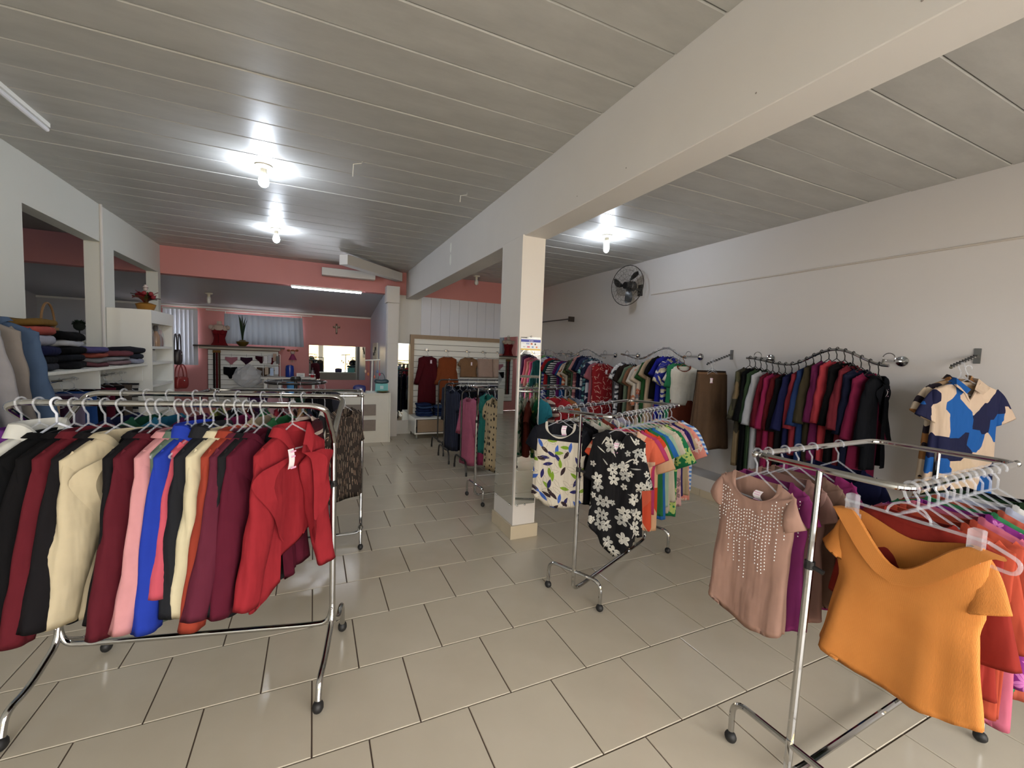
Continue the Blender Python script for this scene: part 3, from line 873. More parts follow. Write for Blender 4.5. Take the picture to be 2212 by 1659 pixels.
# ------------------------------------------------------------------ loop rack beside the column (tops)
t2, L2, pl2 = loop_rack('chrome loop clothes rack with printed summer tops beside the column', 1.64, 2.40, 2.725, 2.89, .46, 1.3)
TOP = dict(L=.56, sw=.195, sleeve='short', sl=.17, sr=.066, cr=.072, neck='round', drop=.075, bd=.028, hb=.042, fold=.02, neckz=-.105, nw=.085)
LEAFC = ((70, 110, 205), (48, 46, 110), (140, 180, 50), (60, 44, 50))
def on(pl, side): return lambda i, it: pl(it[4], side, it[5] if len(it) > 5 else random.uniform(-.06, .06))
items = [
 ('black floral blouse', 'blouse', 'blouse', dict(TOP, L=.7, col=print_mat('flower', (24, 23, 28), ((238, 236, 228), (238, 236, 228), (200, 200, 196)), 11), sleeve='mid', sl=.33, neck='v', drop=.13, hem='dip', fold=.026, hb=.05, sw=.185, tag=(0, -.07), tagy=.0), .1, .06),
 ('coral print top', 'blouse', 'blouse', dict(TOP, L=.66, col=print_mat('shapes', (236, 120, 96), ((238, 110, 80), (245, 200, 170), (236, 92, 60)), 9)), .19, .3),
 ('hot pink top', 'blouse', 'blouse', dict(TOP, col=(216, 60, 122)), .25, .28),
 ('orange and peach top', 'blouse', 'blouse', dict(TOP, L=.68, col=print_mat('shapes', (240, 190, 150), ((240, 190, 150), (228, 80, 40), (240, 230, 215)), 6), sl=.24), .31, .25),
 ('green top', 'blouse', 'blouse', dict(TOP, L=.6, col=(30, 130, 72)), .38, .22),
 ('bright blue top', 'blouse', 'blouse', dict(TOP, L=.64, col=(30, 120, 205)), .44, .2),
 ('mint top', 'blouse', 'blouse', dict(TOP, col=(176, 212, 180)), .5, .2),
 ('beige top', 'blouse', 'blouse', dict(TOP, L=.62, col=(222, 208, 184)), .56, .18),
 ('cream top', 'blouse', 'blouse', dict(TOP, col=(232, 222, 196)), .62, .16),
 ('green and lime top', 'blouse', 'blouse', dict(TOP, L=.68, sl=.26, col=print_mat('flower', (24, 124, 76), ((200, 220, 130),), 8)), .69, .15),
 ('pale pink embroidered top', 'blouse', 'blouse', dict(TOP, L=.62, col=print_mat('flower', (226, 180, 180), ((150, 120, 124),), 9)), .76, .14),
 ('indigo top', 'blouse', 'blouse', dict(TOP, col=(54, 40, 112)), .82, .12),
 ('tan top', 'blouse', 'blouse', dict(TOP, col=(206, 180, 140)), .88, .12),
 ('salmon top', 'blouse', 'blouse', dict(TOP, L=.62, sl=.25, col=print_mat('flower', (236, 150, 134), ((245, 220, 205),), 9)), .95, .12),
 ('blue striped top', 'blouse', 'blouse', dict(TOP, sl=.24, col=print_mat('hstripe', (225, 235, 248), ((90, 140, 215),), 30)), 1.03, .1)]
hang('column rack', 'near', items, on(pl2, -1))
items = [
 ('black-yoked leaf print T-shirt', 'shirt', 'T-shirt', dict(TOP, L=.585, sw=.2, col=print_mat('yoke', (238, 230, 214), LEAFC, 13), scol=(24, 26, 36), bcol=(234, 228, 216), drop=.1, nw=.1, fold=.014, hem='curve', tag=(.03, -.02), tagy=.02), .1, .3),
 ('black T-shirt with pink trim', 'shirt', 'T-shirt', dict(TOP, L=.58, col=(30, 28, 32), bcol=(232, 190, 186)), .2, .2),
 ('long black top', 'blouse', 'blouse', dict(TOP, L=.62, col=(22, 21, 24), sleeve='mid', sl=.4), .28, .15),
 ('ivory top', 'blouse', 'blouse', dict(TOP, col=(228, 220, 204)), .38, .12),
 ('green print top', 'blouse', 'blouse', dict(TOP, col=print_mat('leaf', (214, 214, 190), ((40, 110, 80), (70, 140, 90)), 12)), .48, .1),
 ('brick red top', 'blouse', 'blouse', dict(TOP, col=(152, 60, 44)), .56, .1),
 ('white print top', 'blouse', 'blouse', dict(TOP, col=print_mat('leaf', (226, 222, 214), ((120, 90, 120), (80, 90, 130)), 12)), .7, .1),
 ('lilac top', 'blouse', 'blouse', dict(TOP, col=(196, 190, 214)), .84, .1)]
hang("column rack's left rail", 'near', items, on(pl2, 1))

# ------------------------------------------------------------------ loop rack in the right foreground
t3, L3, pl3 = loop_rack('chrome loop clothes rack with orange and pink tops in front', 1.69, .95, 2.745, .985, .52, 1.285, lean=.05)
RIB = fabric((222, 142, 58), .8, 420)
RIBM = bpy.data.materials.new('ribbed_mustard_knit'); t = NT(RIBM)
o_ = t.obj(); sp_ = t.n('ShaderNodeSeparateXYZ'); t.l(o_, sp_.inputs[0])
t.l(t.mix(t.noise(o_, 9, 3), (190, 118, 54), (208, 136, 68)), t.b.inputs['Base Color'])
t.b.inputs['Roughness'].default_value = .75; t.b.inputs['Specular IOR Level'].default_value = .25
t.bump(t.math('ADD', t.math('SINE', t.math('MULTIPLY', sp_.outputs[0], 2600)), t.math('MULTIPLY', t.noise(o_, 9, 2), 12)), .3, .0016)
T3 = dict(TOP, L=.6, sw=.205)
items = [
 ('mustard off-shoulder top', 'blouse', 'blouse', dict(L=.53, sw=.2, nw=.165, neck='boat', drop=.14, sleeve='flutter', sl=.17, sang=40, slope=.4, col=RIBM, bd=.036, hb=.045, hw=.225, cw=.185, fold=.022, neckz=-.125, band=.055, bandout=.014, hem='curve', sr=.055, hanger=None), .075, -.1),
 ('red ribbed knit', 'blouse', 'blouse', dict(T3, L=.5, neckz=-.1, drop=.02, col=fabric((160, 40, 28), .85, 300), sleeve='mid', sl=.35), .14, -.04),
 ('rust lace top', 'blouse', 'blouse', dict(T3, L=.58, col=fabric((196, 72, 40), .85, 130, .6), sleeve='mid', sl=.33), .22),
 ('dark orange knit', 'blouse', 'blouse', dict(T3, L=.62, col=(196, 74, 46)), .29),
 ('rose pink top', 'blouse', 'blouse', dict(T3, L=.68, col=(214, 104, 134)), .36),
 ('purple print top', 'blouse', 'blouse', dict(T3, L=.55, col=print_mat('flower', (134, 40, 130), ((205, 120, 190),), 12)), .42),
 ('bright green top', 'blouse', 'blouse', dict(T3, col=(44, 150, 92)), .48),
 ('terracotta lace top', 'blouse', 'blouse', dict(T3, L=.63, col=fabric((204, 92, 66), .85, 130, .6)), .54),
 ('pale blue top', 'blouse', 'blouse', dict(T3, L=.66, col=(186, 196, 224)), .61),
 ('white top', 'blouse', 'blouse', dict(T3, L=.62, col=(238, 236, 236)), .68),
 ('bottle green top', 'blouse', 'blouse', dict(T3, L=.7, col=(44, 74, 44)), .76),
 ('black print top', 'blouse', 'blouse', dict(T3, col=(24, 24, 30), tag=(.1, -.04)), .84)]
res = hang('right foreground rack', 'near', items, on(pl3, -1))
OR = res[0][0]
# clip hanger of the mustard top
ch = thing('clip_hanger', 'clear clip hanger holding the mustard off-shoulder top', 'hanger', OR.location, OR.rotation_euler[2])
G().tube([(.021*math.cos(a), 0, .021*math.sin(a)) for a in np.linspace(-.5, PI*1.05, 9)]+[(-.012, 0, -.03), (0, 0, -.05)], .005, 8).obj('hook', CLEARP, ch)
G().tube([(-.19, 0, -.1), (.19, 0, -.1)], .0055, 8).tube(rounded([(.19, 0, -.1), (.26, 0, -.13), (.25, 0, -.17), (.2, 0, -.165)], .03, 4), .0055, 8).tube([(.06*math.cos(a), 0, -.1+.05*math.sin(a)) for a in np.linspace(0, PI, 9)], .004, 6).obj('bar', CLEARP, ch)
for sg in (-1, 1):
    G().box(sg*.165-.016, sg*.165+.016, -.014, .014, -.15, -.07, .004).box(sg*.165-.02, sg*.165+.02, -.02, .02, -.165, -.14, .003).obj('clip', CLEARP, ch)
tee = dict(T3, L=.62, sw=.188, cw=.178, hw=.195, drop=.095, nw=.108, fold=.015, hb=.036, sl=.14, sr=.06, cr=.062, hem='curve')
items = [
 ('blush rhinestone T-shirt', 'shirt', 'T-shirt', dict(tee, col=(206, 160, 142), tag=(.02, -.055), tagy=.015, tagh=.04), .075, -.14),
 ('magenta rhinestone T-shirt', 'shirt', 'T-shirt', dict(tee, col=(158, 52, 128)), .15, -.08),
 ('dusty rose T-shirt', 'shirt', 'T-shirt', dict(tee, L=.6, col=(186, 140, 128)), .27, -.05),
 ('taupe T-shirt', 'shirt', 'T-shirt', dict(tee, L=.58, col=(160, 122, 104)), .38),
 ('fuchsia T-shirt', 'shirt', 'T-shirt', dict(tee, col=(170, 44, 120)), .49),
 ('navy T-shirt', 'shirt', 'T-shirt', dict(tee, col=(28, 32, 70)), .72)]
res = hang("right foreground rack's left rail", 'near', items, on(pl3, 1))
RHI = mat('rhinestone', (252, 252, 255), .08, 0, spec=1.0)
for o, V in res[:2]:
    fr = V[V[:, 1] < -.002]; g = G(); rr = random.Random(5)
    xs = np.linspace(-.165, .165, 24)
    for x in xs:
        z0 = -.165-.075*max(0, 1-(x/.115)**2)**.5; ln = rr.choice((.14, .2, .26, .32))*(1-.25*abs(x)/.16); z = z0-rr.uniform(0, .03)
        while z > z0-ln:
            if rr.random() < .93:
                d2 = (fr[:, 0]-x)**2+(fr[:, 2]-z)**2
                k = np.argsort(d2)[:4]; wt = 1/(d2[k]+1e-6); y = float((fr[k, 1]*wt).sum()/wt.sum())-.003
                r_ = .0036
                g.add([(x+r_, y, z), (x, y, z+r_), (x-r_, y, z), (x, y, z-r_), (x, y-r_, z)], [(0, 1, 4), (1, 2, 4), (2, 3, 4), (3, 0, 4)])
            z -= .0145
    q = g.obj('rhinestones', RHI, o, False); q['kind'] = 'stuff'; q['label'] = 'vertical rows of sparkling rhinestones'

# ------------------------------------------------------------------ loop rack behind the jackets
t4, L4, pl4 = loop_rack('chrome loop clothes rack behind the jacket rack with long dresses', .385, 3.885, -.79, 4.0, .46, 1.3)
DR = dict(L=.82, sw=.2, sleeve='short', sl=.2, neck='round', drop=.07, bd=.032, fold=.018, neckz=-.1)
items = [
 ('dark brown dash print dress', 'dress', 'dress', dict(DR, L=.74, sw=.19, col=print_mat('dash', (58, 50, 46), ((200, 180, 160), (180, 150, 130)), 26), sleeve='mid', sl=.26), .13, -.75),
 ('white and black check dress', 'dress', 'dress', dict(DR, L=.9, col=print_mat('shapes', (236, 234, 226), ((240, 238, 230), (240, 238, 230), (36, 36, 42), (150, 150, 160)), 7)), .28, -.1),
 ('navy dress', 'dress', 'dress', dict(DR, col=(40, 46, 66)), .37), ('caramel dress', 'dress', 'dress', dict(DR, col=(176, 130, 84)), .44),
 ('blush dress', 'dress', 'dress', dict(DR, col=(222, 170, 166)), .5), ('crimson dress', 'dress', 'dress', dict(DR, col=(150, 26, 48)), .6),
 ('emerald dress', 'dress', 'dress', dict(DR, col=(28, 130, 66)), .7), ('brown wave print dress', 'dress', 'dress', dict(DR, col=print_mat('wave', (110, 50, 36), ((230, 210, 190), (60, 24, 30)), 9)), .8),
 ('black dress', 'dress', 'dress', dict(DR, col=(24, 24, 28)), .9), ('yellow green dress', 'dress', 'dress', dict(DR, col=(150, 160, 60)), 1.0)]
hang('rack behind the jackets', 'right', items, on(pl4, 1), hi=False)

# ------------------------------------------------------------------ chrome rack behind the column
t5, L5, pl5 = loop_rack('chrome loop clothes rack standing behind the mirrored column', 1.675, 4.5, 2.93, 4.62, .46, 1.3)
items = [('teal dress', 'dress', 'dress', dict(DR, L=.74, col=(20, 140, 130), sleeve='mid'), .25, .05),
 ('navy knit dress', 'dress', 'dress', dict(DR, L=.7, col=(30, 36, 64)), .42),
 ('plum dress', 'dress', 'dress', dict(DR, L=.7, col=(96, 30, 70)), .54)]
hang('rear chrome rack', 'left', items, on(pl5, 1), hi=False)
items = [('polka dot beige dress', 'dress', 'dress', dict(DR, L=.8, col=print_mat('dots', (206, 186, 150), ((40, 34, 34),), 14)), .1, .0),
 ('turquoise top', 'blouse', 'blouse', dict(TOP, col=(20, 150, 170)), .62, .3), ('striped brown top', 'blouse', 'blouse', dict(TOP, col=print_mat('wave', (214, 190, 176), ((90, 50, 56),), 14)), .72, .3),
 ('bright red top', 'blouse', 'blouse', dict(TOP, col=(190, 28, 44), tag=(.02, -.1)), .9, .6), ('amber top', 'blouse', 'blouse', dict(TOP, col=(170, 104, 46)), 1.0, .5),
 ('grey blue top', 'blouse', 'blouse', dict(TOP, col=(120, 130, 150)), 1.12, .4)]
hang("rear chrome rack's front rail", 'left', items, on(pl5, -1), hi=False)

# ------------------------------------------------------------------ black single-rail racks at the back
def brack(lab, x, y, L, z, spread, items, rackname, u0, du):
    u_rack(lab, x, y, 0, L, z, spread, BLACKM)
    hang(rackname, 'left', items, lambda i, it: (x+u0+i*du, y, z, -PI/2+.35), 'clear', False)
SET = dict(L=.6, sw=.19, sleeve='mid', sl=.3, neck='round', bd=.04, neckz=-.1)
brack('black tube clothes rack nearest the wall display', 1.92, 7.05, 1.3, 1.22, .38, [(d, 'shirt', 'shirt', dict(SET, col=c)) for d, c in
      (('dark plaid shirt', print_mat('vstripe', (36, 40, 56), ((70, 74, 90),), 30)), ('black sweatshirt', (26, 26, 30)), ('charcoal sweatshirt', (52, 52, 58)), ('slate sweatshirt', (66, 70, 82)), ('graphite sweatshirt', (40, 40, 46)), ('stone sweatshirt', (110, 108, 104)))],
      'black rack by the display', .18, .17)
TR = dict(SET, L=.95, cw=.15, hw=.15)
brack('black tube clothes rack with navy tracksuits', 1.86, 6.45, 1.3, 1.2, .3, [(d, 'tracksuit', 'tracksuit', dict(TR, col=c, **k)) for d, c, k in
      (('dark plaid tracksuit', print_mat('vstripe', (30, 34, 50), ((60, 66, 90),), 26), {}), ('navy tracksuit', (30, 34, 52), dict(tag=(.05, -.3))), ('black tracksuit', (24, 24, 28), {}), ('ink tracksuit', (34, 36, 48), {}), ('midnight tracksuit', (26, 28, 44), {}))],
      'middle black rack', .12, .12)
brack('black tube clothes rack with pink pyjama sets', 1.9, 5.73, 1.2, 1.15, .27, [(d, 'pyjama_set', 'pyjamas', dict(TR, L=.95, sw=.2, sleeve='long', sl=.5, col=c)) for d, c in
      (('rose pink pyjama set', (214, 112, 150)), ('dark rose pyjama set', (178, 60, 110)), ('raspberry pyjama set', (150, 24, 70)), ('sea green pyjama set', (16, 120, 112)), ('black pyjama set', (24, 24, 28)))],
      'pyjama rack', .11, .13)

# ------------------------------------------------------------------ wavy wall rails on the right wall
XW = 4.42
def smoothz(pts):
    ys = np.array([p[0] for p in pts]); zs = np.array([p[1] for p in pts])
    def f(y):
        i = int(np.clip(np.searchsorted(ys, y)-1, 0, len(ys)-2)); t = np.clip((y-ys[i])/(ys[i+1]-ys[i]), 0, 1)
        s = (1-math.cos(PI*t))/2; return float(zs[i]+(zs[i+1]-zs[i])*s)
    return f
def wave_rail(label, pts, flanges):
    f = smoothz(pts); y0, y1 = pts[0][0], pts[-1][0]
    t = thing('wall_rail', label, 'clothes rail', (XW, y0, f(y0)), 0, 'wavy wall rails')
    z0 = f(y0)
    G().tube([(0, y-y0, f(y)-z0) for y in np.linspace(y0, y1, 36)], .0125, 10).obj('wave_bar', CHROME, t)
    for fy in flanges:
        yy = fy-y0; zz = 1.745-z0
        G().tube([(0, yy, f(min(max(fy, y0), y1))-z0), (.02, yy, zz), (XR-XW-.01, yy, zz)], .0125, 10).obj('arm', CHROME, t)
        G().lathe([(.02, -.016), (.045, -.012), (.045, 0)], 20, (XR-XW, yy, zz), 'x').obj('flange', CHROME, t)
        G().tube([(.1, yy+.045*math.cos(a), zz+.02+.045*math.sin(a)) for a in np.linspace(-.6, PI+.6, 14)], .004, 6).obj('ring', CHROME, t)
    return f
fA = wave_rail('wavy chrome wall rail nearest the camera with dark winter sets', [(1.95, 1.70), (2.37, 1.837), (2.81, 1.683), (3.27, 1.741)], (2.0, 3.21))
WS = dict(L=.72, sw=.19, sleeve='long', sl=.56, neck='round', drop=.05, bd=.036, fold=.012, neckz=-.105, cw=.17, hw=.18)
LONG = dict(WS, L=1.12, cw=.15, hw=.15)
spA = [('black coat', 'coat', 'coat', dict(WS, L=.8, sw=.21, col=(20, 22, 28), neck='jacket', drop=.08, tag=(.06, -.1))),
 ('raspberry set', 'outfit', 'outfit', dict(LONG, col=(140, 26, 72))), ('dark navy set', 'outfit', 'outfit', dict(LONG, col=(24, 28, 54))),
 ('brick burgundy set', 'outfit', 'outfit', dict(LONG, col=(122, 34, 48))), ('jet black set', 'outfit', 'outfit', dict(LONG, col=(16, 15, 18))),
 ('coral red set', 'outfit', 'outfit', dict(LONG, sr=.085, cr=.065, col=(196, 56, 70))), ('violet set', 'outfit', 'outfit', dict(LONG, L=.95, col=(116, 30, 84))),
 ('olive set', 'outfit', 'outfit', dict(LONG, col=(70, 62, 44))), ('denim blue set', 'outfit', 'outfit', dict(LONG, col=(36, 62, 116))),
 ('crimson set', 'outfit', 'outfit', dict(LONG, L=.85, col=(160, 44, 60))), ('navy set', 'outfit', 'outfit', dict(LONG, col=(32, 36, 84))),
 ('black set', 'outfit', 'outfit', dict(LONG, col=(20, 20, 24))), ('dark red set', 'outfit', 'outfit', dict(LONG, col=(110, 22, 32))),
 ('magenta set', 'outfit', 'outfit', dict(LONG, col=(166, 28, 88))), ('wine set', 'outfit', 'outfit', dict(LONG, L=.8, col=(112, 16, 40))),
 ('light grey set', 'outfit', 'outfit', dict(LONG, L=1.2, col=(196, 200, 210))), ('moss green set', 'outfit', 'outfit', dict(LONG, L=1.2, col=(54, 78, 52))),
 ('black long set', 'outfit', 'outfit', dict(LONG, L=1.2, col=(16, 17, 20))), ('camouflage set', 'outfit', 'outfit', dict(LONG, L=1.1, col=print_mat('shapes', (90, 80, 60), ((86, 84, 62), (60, 56, 44), (130, 112, 84)), 9)))]
hang('nearest wall rail', 'near', spA, lambda i, it: (XW, 2.02+i*.067, fA(2.02+i*.067), random.uniform(-.08, .12)+(.1 if i == 0 else -.12)), 'black', True)

fB = wave_rail('wavy chrome wall rail with the white T-shirt outfit', [(4.13, 1.724), (4.485, 1.85), (5.03, 1.692), (5.44, 1.756)], (4.19, 5.42))
WD = dict(L=1.05, sw=.19, sleeve='short', sl=.25, neck='round', drop=.07, bd=.04, fold=.016, neckz=-.105, cw=.17, hw=.2)
spB = [('white ringer T-shirt', 'shirt', 'T-shirt', dict(WD, L=.52, col=(238, 236, 226), bcol=(130, 56, 38), hw=.17, sl=.19, hanger='brown')),
 ('emerald dress', 'dress', 'dress', dict(WD, col=(22, 140, 92), sleeve='mid', sl=.3)), ('blue leaf print dress', 'dress', 'dress', dict(WD, sl=.3, col=print_mat('leaf', (32, 44, 150), ((214, 206, 180), (170, 165, 140), (230, 226, 214)), 9))),
 ('royal blue dress', 'dress', 'dress', dict(WD, col=(28, 36, 160), sleeve='flutter')), ('black flared top', 'blouse', 'blouse', dict(WD, L=.6, col=(18, 18, 20))),
 ('beige dress', 'dress', 'dress', dict(WD, col=(214, 184, 150))), ('green print dress', 'dress', 'dress', dict(WD, col=(40, 96, 44))),
 ('peach floral dress', 'dress', 'dress', dict(WD, col=print_mat('flower', (232, 214, 196), ((206, 110, 80), (120, 120, 130)), 9))),
 ('white coral print dress', 'dress', 'dress', dict(WD, L=.6, col=print_mat('flower', (234, 226, 214), ((220, 130, 90),), 8))),
 ('copper dress', 'dress', 'dress', dict(WD, col=(156, 108, 76))), ('sage dress', 'dress', 'dress', dict(WD, col=(120, 140, 112))),
 ('dark brown dress', 'dress', 'dress', dict(WD, col=(48, 36, 32))), ('white and black print dress', 'dress', 'dress', dict(WD, col=print_mat('leaf', (236, 236, 240), ((40, 40, 50), (110, 110, 120)), 9)))]
resB = hang('second wall rail', 'near', spB, lambda i, it: (XW, 4.16+i*.095, fB(4.16+i*.095), -.6 if i == 0 else random.uniform(-.22, -.05)), 'clear', False)
o = resB[0][0]
sk_, _ = garment('', 'pleated_skirt', 'skirt', dict(L=.6, sw=.17, hw=.2, bd=.05, hb=.07, cw=.165, fold=.016, col=(118, 50, 30), skirt=True, top=-.56, sleeve='none', seed=9), (o.location[0], o.location[1], o.location[2]), o.rotation_euler[2], 'rust brown skirt hanging under the white ringer T-shirt', None, False)

fC = wave_rail('wavy chrome wall rail with the red dress in front', [(5.84, 1.689), (6.43, 1.826), (6.95, 1.693), (7.2, 1.74)], (5.99, 7.15))
spC = [('red line print dress', 'dress', 'dress', dict(WD, L=.98, sleeve='none', col=print_mat('lines', (150, 24, 32), ((236, 190, 170),), 11), tag=(.05, -.1))),
 ('dusty pink dress', 'dress', 'dress', dict(WD, col=(176, 96, 110))), ('zigzag print dress', 'dress', 'dress', dict(WD, col=print_mat('zebra', (30, 30, 60), ((28, 30, 62), (210, 210, 220), (28, 30, 62)), 12))),
 ('aqua print dress', 'dress', 'dress', dict(WD, col=print_mat('leaf', (30, 50, 70), ((130, 190, 190), (70, 120, 140)), 10))), ('white floral dress', 'dress', 'dress', dict(WD, col=print_mat('flower', (40, 48, 84), ((225, 225, 232),), 9))),
 ('navy print dress', 'dress', 'dress', dict(WD, col=(28, 34, 66))), ('pink print dress', 'dress', 'dress', dict(WD, col=print_mat('flower', (206, 150, 146), ((120, 60, 70),), 10))),
 ('jade dress', 'dress', 'dress', dict(WD, col=(84, 110, 84))), ('olive print dress', 'dress', 'dress', dict(WD, col=print_mat('leaf', (44, 44, 28), ((90, 96, 50), (60, 60, 36)), 10))),
 ('cream dress', 'dress', 'dress', dict(WD, col=(226, 216, 196))), ('orange print dress', 'dress', 'dress', dict(WD, L=.5, col=print_mat('leaf', (236, 214, 190), ((190, 84, 40),), 9))),
 ('cobalt dress', 'dress', 'dress', dict(WD, col=(24, 90, 160))), ('purple dress', 'dress', 'dress', dict(WD, col=(110, 26, 104)))]
hang('third wall rail', 'near', spC, lambda i, it: (XW, 5.9+i*.098, fC(5.9+i*.098), -.3 if i == 0 else random.uniform(-.2, 0)), 'clear', False)
fD = wave_rail('wavy chrome wall rail farthest from the camera', [(7.26, 1.706), (7.86, 1.813), (8.4, 1.69), (8.6, 1.72)], (7.4, 8.5))
spD = [('black and white striped dress', 'dress', 'dress', dict(WD, col=print_mat('wave', (230, 230, 230), ((30, 30, 34),), 24))), ('dark teal dress', 'dress', 'dress', dict(WD, col=(26, 74, 76))),
 ('scarlet top', 'blouse', 'blouse', dict(WD, L=.6, col=(190, 24, 34))), ('blue print dress', 'dress', 'dress', dict(WD, col=print_mat('leaf', (220, 224, 236), ((36, 50, 150),), 9))),
 ('apple green dress', 'dress', 'dress', dict(WD, col=(96, 170, 84))), ('crimson pink dress', 'dress', 'dress', dict(WD, col=(176, 44, 96))), ('maroon dress', 'dress', 'dress', dict(WD, col=(76, 20, 34))), ('brown print dress', 'dress', 'dress', dict(WD, col=(56, 40, 30)))]
hang('farthest wall rail', 'near', spD, lambda i, it: (XW, 7.32+i*.12, fD(7.32+i*.12), random.uniform(-.15, 0)), 'clear', False)

# sloping hook arms on the right wall
def hook_arm(label, y, z, ln=.42, drop=.13):
    t = thing('wall_hook', label, 'wall hook', (XR, y, z), 0, 'sloping wall hooks')
    G().box(-.008, 0, -.02, .02, -.06, .06, .002).obj('plate', STEEL, t, False)
    G().tube([(0, 0, 0), (-ln, 0, -drop)], .011, 8).obj('arm', CHROME, t)
    for k in range(9):
        q = .1+.85*k/8
        G().lathe([(.013, -.008), (.013, .012)], 8, (-ln*q, 0, -drop*q+.006)).obj('stop', RUBBER, t)
    return t
hook_arm('sloping hook arm holding the brown trousers', 3.72, 1.78)
hook_arm('sloping hook arm holding the blue print dresses', 1.53, 1.80, .42, .1)
PT = dict(L=1.1, sw=.19, hw=.23, bd=.05, hb=.08, cw=.19, fold=.03, skirt=True, top=-.12, sleeve='none', slope=.1)
items = [('wide brown trousers', 'trousers', 'trousers', dict(PT, col=(110, 84, 62), tag=(-.06, -.06), tagh=.06)), ('camel trousers', 'trousers', 'trousers', dict(PT, L=.9, col=(150, 114, 82))), ('dark brown trousers', 'trousers', 'trousers', dict(PT, col=(54, 42, 36)))]
hang('trouser hook arm', 'near', items, lambda i, it: (4.36+.05*i, 3.66+.05*i, 1.655+.02*i, -.25), 'clear')
BLUEP = print_mat('shapes', (230, 205, 180), ((226, 200, 176), (26, 30, 70), (26, 96, 176), (230, 205, 180), (24, 28, 66), (226, 200, 170)), 8)
BROWNP = print_mat('zebra', (200, 150, 100), ((206, 170, 130), (40, 30, 40), (170, 116, 66), (225, 205, 180)), 16)
SH = dict(L=.98, sw=.215, sleeve='short', sl=.24, neck='v', drop=.13, bd=.04, fold=.02, neckz=-.105, hw=.22, shirtcol=True)
items = [('blue and navy geometric shirt dress', 'dress', 'dress', dict(SH, col=BLUEP)), ('brown tiger print dress', 'dress', 'dress', dict(SH, col=BROWNP))]
hang('dress hook arm', 'front', items, lambda i, it: (4.41+.06*i, 1.46+.06*i, 1.70+.02*i, -.62), 'clear')
# ------------------------------------------------------------------ lamps
BULB = emit('lit_bulb', (232, 242, 255), 260.0)
def bulb_lamp(label, x, y, z, lit=True, long=False, group='ceiling bulbs'):
    t = thing('ceiling_bulb', label, 'lamp', (x, y, z), 0, group)
    G().lathe([(.068, 0), (.068, -.012), (.05, -.024), (.026, -.03), (.026, -.072)], 24).obj('socket', mat('ivory_socket', (226, 220, 200), .45), t)
    prof = [(.018, -.068), (.026, -.085), (.038, -.115), (.042, -.14), (.036, -.165), (.02, -.18), (.004, -.185)]
    if long: prof = [(.018, -.068), (.028, -.08), (.034, -.1), (.034, -.17), (.028, -.2), (.012, -.215), (.003, -.217)]
    G().lathe(prof, 20).obj('bulb', BULB if lit else mat('white_bulb_glass', (228, 228, 222), .3), t)
bulb_lamp('lit bulb on the ceiling nearest the camera', -.40, 4.40, ZC)
bulb_lamp('lit bulb on the ceiling farther back, before the pink beam', -.455, 6.60, ZC)
bulb_lamp('lit long bulb on the ceiling between the beam and the fan', 3.37, 4.55, ZC, True, True)
bulb_lamp('lit bulb on the ceiling of the side room behind the left wall', -4.2, 4.6, ZC)
bulb_lamp('unlit bulb on the ceiling behind the long beam', 2.95, 8.2, ZC, False)
bulb_lamp('unlit bulb on the sloped ceiling of the back room', -1.93, 10.56, 2.71, False, True)
t = thing('tube_lamp', 'lit fluorescent tube under the pink beam', 'lamp', (.23, 8.70, 2.765))
G().box(-.6, .6, -.02, .02, 0, .025).obj('housing', WHITEL, t, False)
G().tube([(-.585, 0, -.014), (.585, 0, -.014)], .013, 10).obj('tube', emit('lit_tube', (240, 246, 255), 55.0), t)
t = thing('tube_lamp', 'unlit white tube lamp on the ceiling above the left wall', 'lamp', (-1.77, 3.78, ZC-.03))
G().box(-.02, .02, -.6, .6, 0, .03).obj('housing', WHITEL, t, False)
G().tube([(0, -.59, -.016), (0, .6, -.016)], .016, 10).obj('tube', mat('white_tube_glass', (235, 235, 240), .25), t)
struct('trim_4', G().tube([(XL, 3.98, ZC-.012), (-1.78, 3.98, ZC-.012)], .012, 8), WHITEP, True, label='short white conduit leading to the unlit tube lamp')
for (x, y, l) in ((.36, 3.88, .1), (1.35, 4.1, .06)):
    o = G().tube([(x, y, ZC), (x-.01, y-.03, ZC-.03), (x-.07, y-.02, ZC-.045), (x-.075, y-.02, ZC-.045-l)], .0035, 6).obj('loose_wire', WHITEL)
    setp(o, 'loose white wire end dangling from the ceiling near the %s' % ('bulb' if l > .08 else 'long beam'), 'wire')
for (x, y, z) in ((1.67, .98, 2.80), (1.67, 1.35, 2.80), (1.67, 1.85, 2.80), (1.67, 2.4, 2.8)):
    pass

# ------------------------------------------------------------------ wall fan
t = thing('wall_fan', 'black wall fan in a round wire cage', 'fan', (4.47, 5.45, 2.835), 0)
axis = math.atan2(-5.45, -4.47)            # faces the shop floor
def fanpt(r, a, d):                         # r, angle, distance along axis towards the room
    v = Vector((0, r*math.cos(a), r*math.sin(a)))
    q = Matrix.Rotation(math.radians(12), 3, 'Z') @ Vector((-d, v.y, v.z)); return q
g = G().tube([fanpt(.31, 2*PI*k/40, 0) for k in range(40)], .0055, 6, True)
g.obj('cage_rim', BLACKM, t)
g = G()
for sd in (1, -1):
    for rr, d in ((.24, .045), (.165, .065), (.09, .075)): g.tube([fanpt(rr, 2*PI*k/28, d*sd) for k in range(28)], .0018, 4, True)
    for k in range(24):
        a = 2*PI*k/24; g.tube([fanpt(.31, a, 0), fanpt(.24, a+.05, .045*sd), fanpt(.165, a+.1, .065*sd), fanpt(.06, a+.15, .078*sd)], .0014, 4)
g.obj('cage_wires', mat('grey_wire', (92, 90, 86), .4, .6), t)
